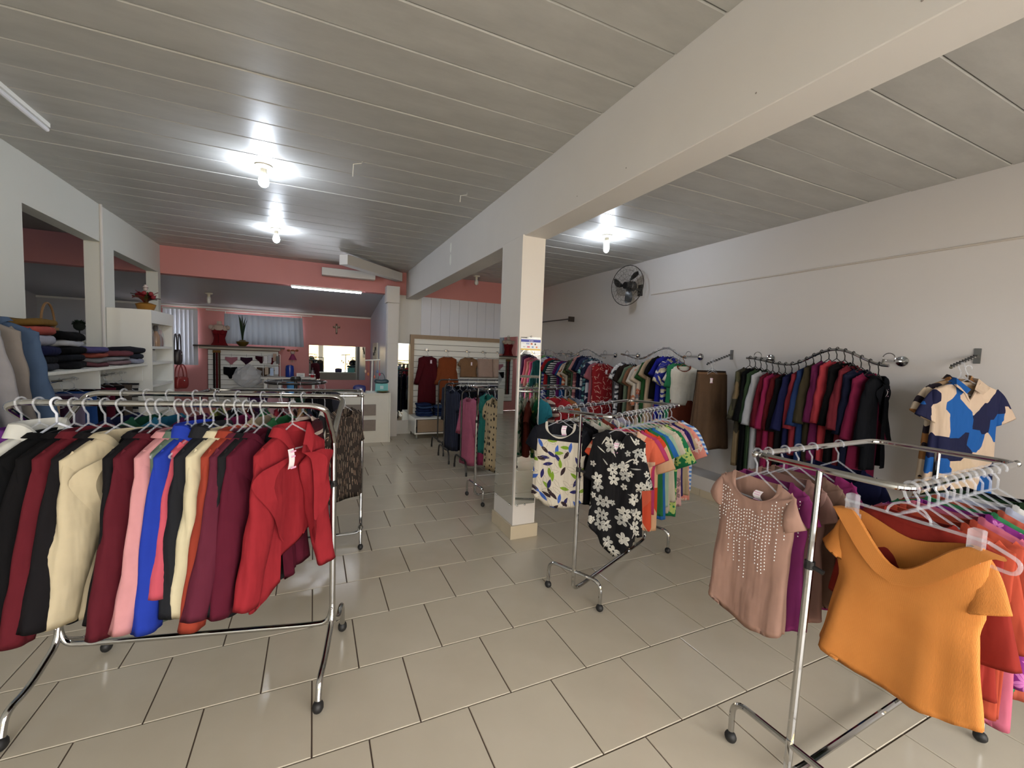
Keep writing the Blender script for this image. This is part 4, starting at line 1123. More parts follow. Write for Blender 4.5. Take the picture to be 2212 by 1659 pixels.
for k in range(3):
    a0 = 2.2+2*PI*k/3; V = []; n = 8
    for i in range(n+1):
        r = .05+.225*i/n; wd = .55*math.sin(PI*(.12+.8*i/n))**.7+.06
        for j in range(5):
            u = j/4-.5; V.append(fanpt(r, a0+u*wd+.25*i/n, .012+u*.045))
    m_ = len(V); V += [v+Vector((.003, 0, 0)) for v in V]
    F = [(i*5+j, i*5+j+1, i*5+6+j, i*5+5+j) for i in range(n) for j in range(4)]
    F += [tuple(q+m_ for q in f[::-1]) for f in F]
    raw('blade', V, F, mat('black_fan_plastic', (20, 19, 20), .3), t)
g = G().lathe([(.02, .05), (.055, .045), (.06, .0), (.055, -.03)], 18, ax='x'); g.V = [(-x, y, z) for x, y, z in g.V]; g.obj('hub', mat('black_fan_plastic', (20, 19, 20), .3), t)
G().lathe([(.045, .03), (.075, .05), (.078, .13), (.05, .16)], 16, ax='x').obj('motor', mat('grey_motor', (40, 38, 36), .5), t)
G().tube([(.14, 0, 0), (.2, 0, -.04), (.27, 0, -.06)], .02, 8).box(.262, .278, -.05, .05, -.14, .04).obj('bracket', mat('grey_motor', (40, 38, 36), .5), t)
struct('trim_5', G().tube([(XR-.008, 5.2, 2.69), (XR-.008, FRONT_Y, 2.665)], .009, 6), mat('painted_cable', (196, 188, 180), .6), True, label='painted cable along the right wall from the fan')
t = thing('wall_bar', 'dark straight bar fixed high on the right wall', 'clothes rail', (XR-.12, 7.36, 2.44))
G().tube([(0, .02, 0), (0, 1.3, 0)], .012, 8).obj('bar', mat('dark_metal', (64, 58, 54), .4, .5), t)
G().box(-.012, .12, -.012, .012, -.05, .05).obj('bracket', mat('dark_metal', (64, 58, 54), .4, .5), t, False)

# ------------------------------------------------------------------ mirrors and the sign on the column
def mirror(label, box, clips, frame=None):
    c = ((box[0]+box[1])/2, (box[2]+box[3])/2, box[4])
    t = thing('mirror', label, 'mirror', c)
    G().box(*box).move(-c[0], -c[1], -c[2]).obj('glass', MIRROR, t, False)
    for q in clips: G().ball(tuple(q[i]-c[i] for i in range(3)), .009).obj('clip', CHROME, t)
    return t
mirror('tall mirror on the camera-facing side of the column', (1.668, 1.866, 3.426, 3.431, .315, 1.84), [(1.767, 3.424, 1.846), (1.767, 3.424, .31), (1.69, 3.424, .31)])
mirror('tall mirror on the left side of the column', (1.646, 1.651, 3.448, 3.858, .305, 1.84), [(1.645, 3.65, 1.846), (1.645, 3.8, .3), (1.645, 3.5, .3)])
mirror('narrow tall mirror on the back wall beside the wall display', (1.515, 1.765, YB-.008, YB-.002, .28, 1.83), [])
mirror('wide mirror on the pink rear wall', (-.1, 1.23, YBB-.01, YBB-.003, .89, 1.75), [])

t = thing('payment_sign', 'small white card with payment logos at the top of the column mirror', 'sign', (1.667, 3.4245, 1.724))
def flat(name, x0, x1, z0, z1, m, y=0, th=.0012): return G().box(x0, x1, y-th, y, z0, z1).obj(name, m, t, False)
flat('card', 0, .196, 0, .104, mat('sign_white', (236, 242, 248), .4))
flat('header', .0, .196, .072, .095, mat('sign_blue', (60, 72, 166), .4), -.0014)
flat('footer', .0, .196, 0, .013, mat('sign_yellow', (222, 190, 90), .4), -.0014)
def text(name, s, x, z, size, m, parent, y=-.003, bold=0):
    cu = bpy.data.curves.new(name, 'FONT'); cu.body = s; cu.size = size; cu.align_x = 'CENTER'; cu.align_y = 'CENTER'; cu.extrude = .0003; cu.offset = bold
    tmp = bpy.data.objects.new('tmp', cu); COL.objects.link(tmp); dg = bpy.context.evaluated_depsgraph_get()
    me = bpy.data.meshes.new_from_object(tmp.evaluated_get(dg)); COL.objects.unlink(tmp); bpy.data.objects.remove(tmp)
    me.transform(Matrix.Translation((x, y, z)) @ Matrix.Rotation(PI/2, 4, 'X')); me.materials.clear(); me.materials.append(m)
    return link(name, me, parent)
text('lettering', 'acqio', .1, .0838, .021, mat('sign_letter', (225, 228, 250), .5), t)
text('lettering', 'VISA', .066, .057, .018, mat('visa_blue', (120, 140, 205), .5), t, bold=.0006)
for x, z, r, cc in ((.102, .057, .0075, (206, 96, 84)), (.111, .057, .0075, (222, 170, 130)), (.142, .055, .0082, (86, 84, 84)), (.157, .029, .0085, (226, 140, 112))):
    g = G().lathe([(r, 0), (r, .0006)], 16); g.V = [(x+a, -.0026-c, z+b) for a, b, c in g.V]; g.obj('logo', mat('logo_%d_%d' % (x*1000, z*1000), cc, .5), t, False)
for x0, x1, z0, z1, cc in ((.061, .088, .022, .036, (206, 120, 140)), (.109, .125, .021, .037, (136, 172, 222)), (.02, .042, .024, .034, (196, 200, 206)), (.008, .034, .06, .063, (176, 180, 188))):
    flat('logo', x0, x1, z0, z1, mat('logo_b%d' % (x0*1000), cc, .5), -.0022, .0006)

# ------------------------------------------------------------------ folded clothes
def folded_mesh(w, d, h, seed):
    rng = random.Random(seed); V = []; n, m = 20, 9
    for i in range(m+1):
        p = -PI/2+PI*i/m
        for k in range(n):
            q = 2*PI*k/n; f = lambda v, e: math.copysign(abs(v)**e, v)
            cx = f(math.cos(p), .35); x = w/2*cx*f(math.cos(q), .45); y = d/2*cx*f(math.sin(q), .45); z = h/2*f(math.sin(p), .7)
            z += .006*math.sin(9*x/w+seed)+.004*math.sin(11*y/d+seed*2)
            V.append((x*(1+rng.uniform(-.015, .015)), y*(1+rng.uniform(-.015, .015)), z+h/2))
    F = grid_faces(m+1, n, True); F.append(tuple(range(n-1, -1, -1))); F.append(tuple(m*n+k for k in range(n)))
    return V, F
def fold_pile(where, x, y, z, items, w=.3, d=.34, rz=0):
    zz = z
    for i, (desc, col, h) in enumerate(items):
        V, F = folded_mesh(w*random.uniform(.92, 1.05), d*random.uniform(.92, 1.05), h, i+int(x*10)+int(y*7))
        o = raw('folded_garment', V, F, as_mat(col)); o.location = (x+random.uniform(-.012, .012), y+random.uniform(-.012, .012), zz-.004*(i > 0)); o.rotation_euler = (0, 0, rz+random.uniform(-.08, .08))
        pos = 'at the base of' if i == 0 else ('on top of' if i == len(items)-1 else ORD[i]+' from the bottom of')
        setp(o, f'folded {desc} {pos} the pile {where}', 'folded clothes', 'folded clothes '+where)
        zz += h*.93

# ------------------------------------------------------------------ left wall: shelf, cabinet, clothes
WORN = mat('worn_white_edge', (226, 226, 218), .6, var=.12, vscale=25)
t = thing('wall_shelf', 'long white wall shelf carrying folded clothes along the left wall', 'shelf', (XL, 4.3, 0))
G().box(.002, .4, 0, 2.36, 1.385, 1.41, .003).obj('shelf_board', WORN, t, False)
for y in (.02, 1.15, 2.3): G().box(.002, .36, y, y+.02, 1.2, 1.384).obj('bracket_panel', WHITEL, t, False)
G().box(.002, .02, 1.17, 2.3, 1.22, 1.384).obj('back_rail', WHITEL, t, False)
G().tube([(.2, .04, 1.3), (.2, 2.3, 1.3)], .011, 8).obj('hanging_bar', CHROME, t)
fold_pile('nearest the denim jackets', -2.03, 4.62, 1.411, [('dark grey knit', (58, 60, 70), .07), ('black jeans', (22, 23, 28), .07), ('navy sweatshirt', (30, 34, 74), .08), ('lilac grey sweatshirt', (176, 178, 196), .09), ('coral knit', (190, 84, 74), .07), ('mustard knit', (132, 98, 34), .06)])
fold_pile('of black clothes', -2.03, 5.1, 1.411, [('black knit', (26, 26, 30), .07), ('charcoal jeans', (34, 36, 44), .07), ('black trousers', (16, 16, 20), .07), ('pale grey sweatshirt', (196, 198, 206), .06), ('black sweater', (12, 12, 15), .08)], .28)
fold_pile('of packed shirts', -2.03, 5.58, 1.411, [('packed maroon shirt', (120, 70, 78), .05), ('packed grey shirt', (140, 138, 140), .05), ('packed orange shirt', (170, 80, 64), .05), ('packed violet shirt', (96, 90, 150), .06)], .3)
fold_pile('beside the white cabinet', -2.03, 6.1, 1.411, [('packed pink shirt', (160, 130, 136), .05), ('packed silver shirt', (160, 160, 164), .05), ('packed red shirt', (134, 70, 80), .06)], .34, .4)
fold_pile('touching the white cabinet', -2.0, 6.48, 1.411, [('pale blue shirt', (170, 176, 200), .07), ('charcoal jeans', (50, 54, 66), .07), ('dark grey jeans', (44, 46, 56), .07)], .3, .3)
sp_ = [(d, 'trousers', 'trousers', dict(PT, L=.75, sw=.16, cw=.15, hw=.16, bd=.03, hb=.04, col=c, fold=.012)) for d, c in (('dark red trousers', (110, 26, 32)), ('sand trousers', (196, 164, 128)), ('plum trousers', (64, 34, 60)), ('lilac trousers', (140, 128, 160)), ('blue trousers', (36, 84, 160)),
      ('black trousers', (20, 20, 24)), ('wine trousers', (96, 20, 44)), ('ebony trousers', (28, 24, 26)), ('taupe trousers', (96, 84, 74)), ('striped black trousers', print_mat('hstripe', (30, 30, 34), ((180, 176, 170),), 14)))]
hang('bar under the wall shelf', 'near', sp_, lambda i, it: (XL+.2, 4.5+i*.22, 1.3, .1), 'clear', False)

t = thing('open_cabinet', 'tall white open-fronted shelf cabinet against the left wall', 'cabinet', (XL+.004, 6.70, 0))
D, Wd, Hh = .425, .92, 2.07
G().box(0, D, 0, .018, 0, Hh).obj('side_panel', WHITEL, t, False); G().box(0, D, Wd-.06, Wd, 0, Hh).obj('side_panel', WHITEL, t, False)
G().box(0, .015, .018, Wd-.06, 0, Hh).obj('back_panel', WHITEL, t, False); G().box(0, D, .018, Wd-.06, Hh-.03, Hh).obj('top_panel', WHITEL, t, False)
G().box(D-.02, D, .018, Wd-.06, Hh-.16, Hh-.03).obj('header', WHITEL, t, False)
for z in (.1, .45, .8, 1.14, 1.42, 1.62): G().box(.015, D-.002, .018, Wd-.06, z-.03, z).obj('shelf', WHITEL, t, False)
for z in (1.79, 1.37): G().tube([(D-.0, Wd, z), (D-.0, Wd+.26, z), (D-.0, Wd+.27, z+.02)], .006, 6).obj('peg', CHROME, t)
def bottle(label, x, y, z, c1, c2, s=1):
    t = thing('gift_bottle', label, 'bottle', (x, y, z), 0, 'wrapped gift bottles')
    G().lathe([(.045*s, 0), (.05*s, .05*s), (.045*s, .14*s), (.02*s, .19*s), (.018*s, .21*s)], 14).obj('flask', mat('glass_%d_%d_%d' % c1, c1, .2), t)
    G().lathe([(.026*s, .205*s), (.028*s, .25*s), (.02*s, .28*s)], 12).obj('cap', mat('cap_%d_%d_%d' % c2, c2, .3), t)
    g = G().lathe([(.062*s, 0), (.068*s, .1*s), (.05*s, .22*s), (.03*s, .27*s), (.05*s, .34*s), (.06*s, .36*s)], 12); g.obj('wrapping', clear('cellophane', (235, 235, 240), .16, .1), t)
bottle('wrapped amber gift bottle with dark cap on the cabinet shelf', -1.93, 7.28, 1.62, (150, 100, 30), (24, 20, 30))
bottle('wrapped brown gift bottle on the cabinet shelf', -1.92, 7.42, 1.62, (110, 64, 50), (180, 150, 150), .8)
bottle('wrapped dark gift bottle at the near side of the cabinet shelf', -1.93, 7.02, 1.62, (40, 30, 36), (160, 160, 170), .95)
t = thing('glass_jar', 'clear glass jar on the lower cabinet shelf', 'jar', (-1.92, 7.08, 1.42)); G().lathe([(.045, 0), (.05, .02), (.048, .12), (.03, .15)], 14).obj('jar', clear('cellophane', (235, 235, 240), .16, .1), t); G().lathe([(.034, .15), (.034, .17)], 12).obj('lid', STEEL, t)

def leafy(name, label, cat, loc, pot, n, spread, h, cols, lw=.02, seed=1, upright=False):
    t = thing(name, label, cat, loc); pot(t); rng = random.Random(seed)
    for k in range(n):
        a = rng.uniform(0, 2*PI); tilt = rng.uniform(.05, .3) if upright else rng.uniform(.3, 1.2); ln = h*rng.uniform(.6, 1); w = lw*rng.uniform(.7, 1.2)
        V = []; m_ = 6
        for i in range(m_+1):
            v = i/m_; bend = tilt*v if upright else tilt*(v**.7)
            x, z = ln*v*math.sin(bend), ln*v*math.cos(bend); ww = w*math.sin(PI*(.12+.86*v))
            for u in (-1, 0, 1):
                px_, py_ = x*1.0, u*ww
                V.append((px_*math.cos(a)-py_*math.sin(a)+(rng.uniform(-.002, .002)), px_*math.sin(a)+py_*math.cos(a), z+.006*(u != 0)+pot.top))
        V2 = V+[(x, y, z-.004) for x, y, z in V]; q = len(V)
        F = [(i*3+u, i*3+u+1, i*3+4+u, i*3+3+u) for i in range(m_) for u in (0, 1)]; F += [tuple(j+q for j in f[::-1]) for f in F]
        raw('leaf', V2, F, mat('leaf_%d_%d_%d' % cols[k % len(cols)], cols[k % len(cols)], .5, var=.2, vscale=20), t)
    return t
def pot_of(prof, m, top):
    def f(t): G().lathe(prof, 18).obj('pot', m, t)
    f.top = top; return f
fl = leafy('flower_arrangement', 'dried red and brown flower arrangement in a gold wrap on the cabinet', 'flowers', (-2.02, 7.25, Hh), pot_of([(.06, 0), (.09, .04), (.11, .1), (.06, .12)], mat('gold_wrap', (150, 104, 34), .4), .1), 34, .2, .22, ((110, 24, 34), (64, 34, 28), (70, 80, 36), (150, 36, 44)), .03, 3)
for k in range(7):
    a = k*2.4; G().ball((.08*math.cos(a), .08*math.sin(a), .2+.02*(k % 3)), .028).obj('bloom', mat('red_bloom', (128, 24, 34), .6), fl)
G().ball((.0, .0, .3), .026).lathe([(.034, .32), (.034, .324), (.02, .335), (.018, .355), (.006, .36)], 12).obj('figurine', mat('snow_figurine', (196, 180, 176), .6), fl)

def handbag(label, loc, rz, w, h, d, col, strap):
    t = thing('handbag', label, 'handbag', loc, rz, 'handbags')
    V, F = folded_mesh(w, d, h, 3); raw('bag_body', V, F, mat('leather_%d_%d_%d' % col, col, .4, bump=.2), t)
    for y in (-d*.25, d*.25): G().tube([(w*.36*math.cos(a), y, h*.9+strap*math.sin(a)) for a in np.linspace(0, PI, 12)], .008, 6).obj('strap', mat('leather_%d_%d_%d' % col, col, .4, bump=.2), t)
    G().ball((0, -d*.5, h*.7), .012).obj('clasp', CHROME, t)
handbag('black handbag hanging beside the white cabinet', (-1.80, 7.74, 1.36), PI/2, .2, .22, .09, (34, 26, 26), .25)
handbag('red handbag hanging below the black one', (-1.78, 7.8, 1.0), PI/2-.4, .24, .18, .1, (128, 34, 30), .2)

# tall rail with denim at the left edge of the picture
u_rack('tall chrome rail with denim jackets at the left edge', -1.74, 2.55, PI/2, 1.1, 1.87, .3, CHROME)
DJ = dict(J, L=.8, sw=.22, sr=.09, cr=.07, neckz=-.1, slope=.45)
items = [('light blue denim jacket', 'jacket', 'jacket', dict(DJ, col=(126, 158, 204)), 0), ('pale grey jacket', 'jacket', 'jacket', dict(DJ, col=(168, 166, 172)), 1), ('beige grey jacket', 'jacket', 'jacket', dict(DJ, col=(150, 142, 136)), 2), ('blue denim jacket', 'jacket', 'jacket', dict(DJ, col=(78, 104, 140)), 3)]
hang('tall rail at the left edge', 'near', items, lambda i, it: (-1.74+.02*i, 3.05+i*.13, 1.87, .1), 'clear')

# things seen through the openings of the left wall
t = thing('low_console', 'white console in the side room seen through the opening', 'cabinet', (-3.4, 8.2, 0)); G().box(-.9, .6, 0, .4, 1.0, 1.62, .004).obj('body', WHITEL, t, False); G().box(-.92, .62, -.02, .42, 1.62, 1.66, .004).obj('top', mat('cream_top', (214, 208, 190), .5), t, False); G().box(-.9, .6, .02, .4, 0, 1.0).obj('lower_body', WHITEL, t, False)
pp = leafy('potted_plant', 'small round green plant in a white pot on the side room console', 'plant', (-3.1, 8.36, 1.66), pot_of([(.045, 0), (.06, .05), (.062, .09), (.05, .092)], WHITEL, .2), 70, .1, .11, ((26, 44, 26), (34, 60, 32), (20, 34, 22)), .022, 5)
G().tube([(0, 0, .06), (0, 0, .2)], .008, 6).ball((0, 0, .21), .07).obj('stem', mat('dark_stem', (30, 36, 24), .8), pp)
t = thing('wicker_basket', 'wicker basket with a tall round handle on the shelf', 'basket', (-2.17, 5.28, 1.411))
G().lathe([(.06, 0), (.065, .25), (.07, .36), (.06, .36)], 18).obj('basket_body', mat('wicker', (120, 88, 52), .7, bump=.6, bscale=120), t)
G().tube([(0, .11*math.cos(a), .38+.2*math.sin(a)) for a in np.linspace(-.25, PI+.25, 18)], .009, 8).obj('handle', mat('wicker', (120, 88, 52), .7), t)

# ------------------------------------------------------------------ wall display with slats and drawers
TAN = mat('tan_wood', (150, 128, 104), .5, var=.12, vscale=18)
t = thing('wall_display', 'white slatted wall display with tan frame and low drawer base', 'display unit', (1.76, 8.1, 0))
for k in range(13): G().box(.08, 2.5, .6, .625, .42+k*.118, .42+k*.118+.11, .003).obj('slat', WHITEL, t, False)
G().box(.05, 2.5, .626, .64, .4, 1.95).obj('backing', mat('slat_groove', (96, 84, 76), .7), t, False)
G().box(0, 2.55, .56, .64, 1.94, 2.02).obj('frame_rail', TAN, t, False); G().box(0, .075, .56, .64, .4, 1.94).obj('frame_rail', TAN, t, False)
G().box(0, 2.5, 0, .64, .1, .125).box(0, 2.5, 0, .64, .385, .41).box(0, .02, 0, .64, .125, .385).obj('drawer_base', WHITEL, t, False)
for x0 in (.05, .86, 1.67):
    dw = G().box(x0, x0+.79, -.004, .02, .135, .375, .003).obj('drawer', TAN, t, False); G().ball((x0+.39, -.016, .27), .012).obj('knob', CHROME, dw)
for x in (.05, 1.2, 2.4):
    for y in (.05, .58): G().tube([(x, y, .0), (x, y, .1)], .016, 8).obj('leg', CHROME, t)
DW = dict(L=.95, sw=.19, sleeve='long', sl=.55, neck='round', drop=.06, bd=.035, fold=.008, neckz=-.1, cw=.17, hw=.19)
disp = [('wine red long-sleeved dress', 'dress', 'dress', dict(DW, L=1.0, col=(96, 20, 32), tag=(.06, -.08)), 2.09), ('orange knit dress', 'dress', 'dress', dict(DW, L=.95, col=(160, 78, 28)), 2.5), ('tan cropped top', 'blouse', 'blouse', dict(DW, L=.42, sleeve='short', sl=.15, col=(160, 118, 80), tag=(.05, -.1)), 2.96),
        ('blush trousers', 'trousers', 'trousers', dict(PT, L=.6, col=(200, 168, 152), sw=.17, cw=.17, hw=.18, fold=.01), 3.32), ('pale blush trousers', 'trousers', 'trousers', dict(PT, L=.6, col=(206, 178, 160), sw=.17, cw=.17, hw=.18, fold=.01), 3.66)]
hang('slatted wall display', 'left', disp, lambda i, it: (it[4], 8.56-.02*(i % 2), 1.70, .04*(-1)**i), 'clear', False)
for i, x in enumerate((2.09, 2.5, 2.96, 3.32, 3.66)):
    t = thing('slat_hook', f'chrome display hook holding the {disp[i][0]}', 'hook', (x, 8.68, 1.72), 0, 'chrome display hooks')
    G().box(-.02, .02, -.006, .02, -.02, .03).obj('plate', CHROME, t, False); G().tube([(0, 0, 0), (0, -.16, -.03), (0, -.18, 0)], .005, 6).obj('prong', CHROME, t)
JN = ((36, 56, 104), (48, 72, 120), (28, 44, 88), (60, 86, 130), (32, 50, 96))
fold_pile('under the wine dress', 2.0, 8.42, .411, [(f'{n} jeans', c, .055) for n, c in zip(('washed blue', 'mid blue', 'dark blue', 'faded blue', 'indigo'), JN)], .3, .34)
fold_pile('under the orange dress', 2.34, 8.42, .411, [(f'{n} jeans', c, .055) for n, c in zip(('steel blue', 'ocean blue', 'deep blue', 'stone blue'), JN)], .3, .34)

# ------------------------------------------------------------------ counter and the things on it
PALE = mat('pale_wood', (220, 217, 207), .5, var=.05, vscale=9); GREYW = mat('grey_wood', (134, 122, 114), .55, var=.18, vscale=14)
t = thing('shop_counter', 'white shop counter with grey wood drawer fronts', 'counter', (.2, 8.0, 0))
G().box(.0, 1.06, .02, .5, 0, .88).obj('body', PALE, t, False); G().box(-.02, 1.085, -.01, .52, .88, .905, .003).obj('worktop', PALE, t, False); G().box(1.06, 1.085, -.006, .5, 0, .88).obj('end_panel', PALE, t, False)
for z in (.22, .5): G().box(.3, .83, .004, .024, z, z+.2, .003).obj('drawer', GREYW, t, False)
t = thing('pouch', 'dark blue zipped pouch on the counter', 'pouch', (.76, 8.2, .905)); V, F = folded_mesh(.22, .12, .13, 2); raw('pouch_body', V, F, mat('navy_vinyl', (34, 40, 108), .4), t); G().box(.0, .04, -.064, -.06, .03, .07).obj('patch', WHITEL, t, False)
t = thing('jewellery_stand', 'white T-shaped stand hung with small trinkets on the counter', 'stand', (.97, 8.2, .905))
G().lathe([(.1, 0), (.1, .012), (.015, .02)], 18).obj('base', WHITEL, t); G().tube([(0, 0, .01), (.01, 0, .6)], .012, 8).obj('pole', WHITEL, t); G().tube([(-.12, 0, .58), (.15, 0, .6)], .012, 8).obj('crossbar', WHITEL, t)
for k, (x, c) in enumerate(((-.11, (200, 170, 150)), (-.06, (196, 120, 70)), (.05, (200, 110, 90)), (.1, (120, 140, 190)), (.14, (190, 60, 90)))):
    G().tube([(x, -.01, .58), (x, -.012, .4-.05*(k % 3))], .003, 5).ball((x, -.012, .38-.05*(k % 3)), .018, .012, .03).obj('trinket', mat('trinket_%d' % k, c, .4), t)
t = thing('gift_bag', 'turquoise gift bag on the counter end', 'bag', (1.15, 8.22, .905)); G().box(-.11, .11, -.05, .05, 0, .16, .004).obj('bag_body', mat('turquoise_card', (112, 190, 192), .5), t, False); G().box(-.03, .03, -.052, -.05, .06, .12).obj('label_patch', mat('pale_aqua', (190, 216, 220), .5), t, False)
t = thing('gift_bag', 'dark teal handle bag lying on the turquoise bag', 'bag', (1.15, 8.22, 1.066)); V, F = folded_mesh(.26, .12, .07, 5); raw('bag_body', V, F, mat('dark_teal_vinyl', (42, 68, 80), .4), t); G().tube([(.06*math.cos(a), 0, .06+.13*math.sin(a)) for a in np.linspace(0, PI, 10)], .006, 6).obj('handle', mat('dark_teal_vinyl', (42, 68, 80), .4), t)
t = thing('gold_dish', 'shallow gold dish at the edge of the counter', 'dish', (1.16, 8.07, .905)); G().lathe([(.03, 0), (.07, .012), (.12, .03), (.115, .03), (.06, .016)], 20).obj('dish_bowl', mat('gold_glaze', (150, 116, 40), .35, .5), t)
t = thing('breaker_panel', 'white electrical panel with black switches on the side wall', 'electrical panel', (1.346, 10.6, 1.45)); G().box(-.03, 0, -.35, .35, 0, .4, .004).obj('panel_box', mat('ivory_panel', (222, 216, 198), .5), t, False)
for k in range(3): G().box(-.05, -.03, -.22+.14*k, -.12+.14*k, .22-.06*k, .3-.06*k).obj('switch', RUBBER, t, False)

# ------------------------------------------------------------------ back room wall
t = thing('display_shelf', 'dark wall shelf above white slatted lingerie panels', 'shelf', (-1.5, 11.79, 0))
G().box(-.87, .87, -.45, 0, 1.625, 1.66, .003).obj('shelf_board', mat('dark_walnut', (70, 56, 48), .5), t, False); G().box(-.8, .78, -.3, 0, 1.58, 1.624).obj('rail', PALE, t, False)
for k in range(11): G().box(-.67, .73, -.06, -.035, .3+k*.115, .3+k*.115+.107, .003).obj('slat', WHITEL, t, False)
G().box(-.68, .74, -.034, -.02, .28, 1.57).obj('backing', mat('slat_groove', (96, 84, 76), .7), t, False)
def brief(label, x, z, c, w=.24, h=.17, hi_=.35):
    t = thing('lingerie_brief', label, 'underwear', (x, 11.71, z), 0, 'briefs on the slatted panel')
    pts = [(-w/2, 0), (-w/2, -h*hi_), (-w*.18, -h*.75), (-w*.08, -h), (w*.08, -h), (w*.18, -h*.75), (w/2, -h*hi_), (w/2, 0), (0, -h*.08)]
    G().prism(pts[::-1], -.02, .005).obj('brief_front', as_mat(c), t, False)
    G().tube([(-w/2, -.008, -.004), (0, -.016, -.012), (w/2, -.008, -.004)], .006, 6).obj('waistband', as_mat(tuple(min(255, v+25) for v in c)), t)
    G().tube([(-w*.5, 0, .005), (w*.5, 0, .005)], .004, 6).tube([(0, 0, .005), (0, 0, .06), (0, .03, .08)], .004, 6).obj('clip_hanger', CLEARP, t)
brief('pink brief on the upper left of the slatted panel', -1.72, 1.40, (206, 130, 146)); brief('dark purple brief in the middle of the slatted panel', -1.42, 1.40, (60, 30, 52)); brief('maroon brief on the upper right of the slatted panel', -1.12, 1.44, (78, 20, 38)); brief('red brief at the right edge of the slatted panel', -.9, 1.42, (130, 22, 40), .16)
brief('large black brief on the lower left of the slatted panel', -1.74, 1.17, (18, 18, 22), .27, .27, .6); brief('taupe brief on the lower right of the slatted panel', -1.06, 1.17, (116, 92, 74), .3, .24, .5)
for k, (x, c) in enumerate(((-2.05, (40, 34, 30)), (-2.0, (110, 24, 30)), (-1.95, (84, 70, 50)))):
    t = thing('belt', ('dark brown', 'red', 'olive')[k]+' belt hanging at the left of the slatted panel', 'belt', (x, 11.7, 1.5), 0, 'belts on the slatted panel'); G().box(-.02, .02, -.006, .004, -1.0, 0).obj('strap', fabric(c), t, False); G().box(-.026, .026, -.012, .006, -.01, .05, .004).obj('buckle', mat('bronze', (110, 76, 30), .4, .6), t, False)
# bust with red corset
SKIN = mat('pale_bust_plastic', (190, 170, 156), .5)
t = thing('bust_form', 'bust form in a red laced corset on the dark shelf', 'mannequin', (-1.92, 11.55, 1.66))
G().lathe([(.13, 0), (.12, .05), (.1, .16), (.13, .27), (.15, .36), (.12, .44), (.05, .47), (.045, .53), (.05, .54)], 20).obj('torso', SKIN, t)
o = t.children[0]; o.scale = (1, .65, 1)
for sg in (-1, 1): G().ball((sg*.155, 0, .4), .05, .045, .055).obj('shoulder', SKIN, t)
cz = G().lathe([(.165, -.0), (.15, .03), (.125, .07), (.107, .16), (.135, .27), (.153, .33), (.15, .335)], 22)
for sg in (-1, 1): cz.ball((sg*.06, -.1, .29), .062, .055, .06)
cz.V = [(x, y*.72, z) for x, y, z in cz.V]; cz.obj('corset', fabric((150, 20, 32)), t)
for sg in (-1, 1): G().tube([(sg*.07, -.09, .33), (sg*.09, -.05, .43), (sg*.09, .05, .44)], .006, 6).obj('strap', fabric((150, 20, 32)), t)
G().tube([(.0, -.115, .05), (.0, -.1, .16), (.0, -.12, .26)], .008, 6).obj('lacing', fabric((100, 10, 20)), t)
leafy('snake_plant', 'snake plant with tall dark leaves in a gold bowl on the shelf', 'plant', (-1.47, 11.5, 1.66), pot_of([(.06, 0), (.11, .05), (.13, .1), (.08, .11), (.05, .14)], mat('gold_bowl', (110, 90, 34), .35, .4), .1), 9, .1, .62, ((28, 44, 24), (36, 58, 30)), .028, 4, True)
# curtain and rod
CURT = bpy.data.materials.new('thin_grey_curtain'); q = NT(CURT); q.b.inputs['Base Color'].default_value = lin((164, 172, 184)); q.b.inputs['Roughness'].default_value = .85
trl = q.n('ShaderNodeBsdfTranslucent'); trl.inputs[0].default_value = lin((176, 186, 200)); mxs = q.n('ShaderNodeMixShader'); mxs.inputs[0].default_value = .035
q.l(q.b.outputs[0], mxs.inputs[1]); q.l(trl.outputs[0], mxs.inputs[2]); q.l(mxs.outputs[0], q.t.nodes['Material Output'].inputs[0])
t = thing('curtain', 'short light grey curtain on a white rod over the shelf', 'curtain', (-1.05, 11.72, 2.45))
n, m_ = 90, 8; V = []
for i in range(m_+1):
    v = i/m_
    for k in range(n+1):
        u = k/n; V.append((-.8+1.6*u+(.05*(u-.3))*v, .022*math.sin(u*2*PI*13+.6*math.sin(u*20))*(.5+.7*v), -.06-.68*v-.02*u*v))
raw('cloth', V, grid_faces(m_+1, n+1, False), CURT, t)
G().tube([(-1.15, 0, -.0), (1.02, 0, -.0)], .012, 8).obj('rod', WHITEL, t)
for x in (-.78, .78): G().tube([(x, 0, 0), (x, 0, -.06)], .006, 6).obj('loop', WHITEL, t)
t = thing('vertical_blind', 'white vertical blind on the rear wall behind the cabinet', 'blind', (-2.66, 11.7, 0))
G().box(-.32, .3, -.03, .03, 2.42, 2.46).obj('head_rail', WHITEL, t, False)
for k in range(8): G().box(-.045, .045, -.003, .003, 1.2, 2.42).rot(.55).move(-.27+.077*k, 0, 0).obj('slat', mat('pale_vinyl', (206, 210, 218), .4), t, False)
BROWN = mat('brown_wood', (96, 52, 34), .5)
t = thing('crucifix', 'small brown wooden crucifix on the pink rear wall', 'crucifix', (.527, 11.79, 2.05)); G().box(-.022, .022, -.02, 0, 0, .26, .003).box(-.085, .085, -.02, 0, .15, .2, .003).obj('cross', BROWN, t, False); G().ball((0, -.03, .2), .014).tube([(0, -.028, .19), (.004, -.028, .1), (0, -.028, .04)], .01, 6).tube([(-.07, -.028, .19), (0, -.03, .17), (.07, -.028, .19)], .006, 6).obj('figure', mat('ivory', (206, 196, 176), .5), t)
t = thing('doll_ornament', 'girl doll wall ornament in a pink dress on the rear wall', 'ornament', (-.46, 11.77, 1.3))
G().lathe([(.09, .07), (.06, .14), (.03, .2), (.02, .22)], 14).obj('dress', fabric((176, 70, 120)), t); G().ball((0, 0, .25), .05, .035, .05).obj('head', SKIN, t)
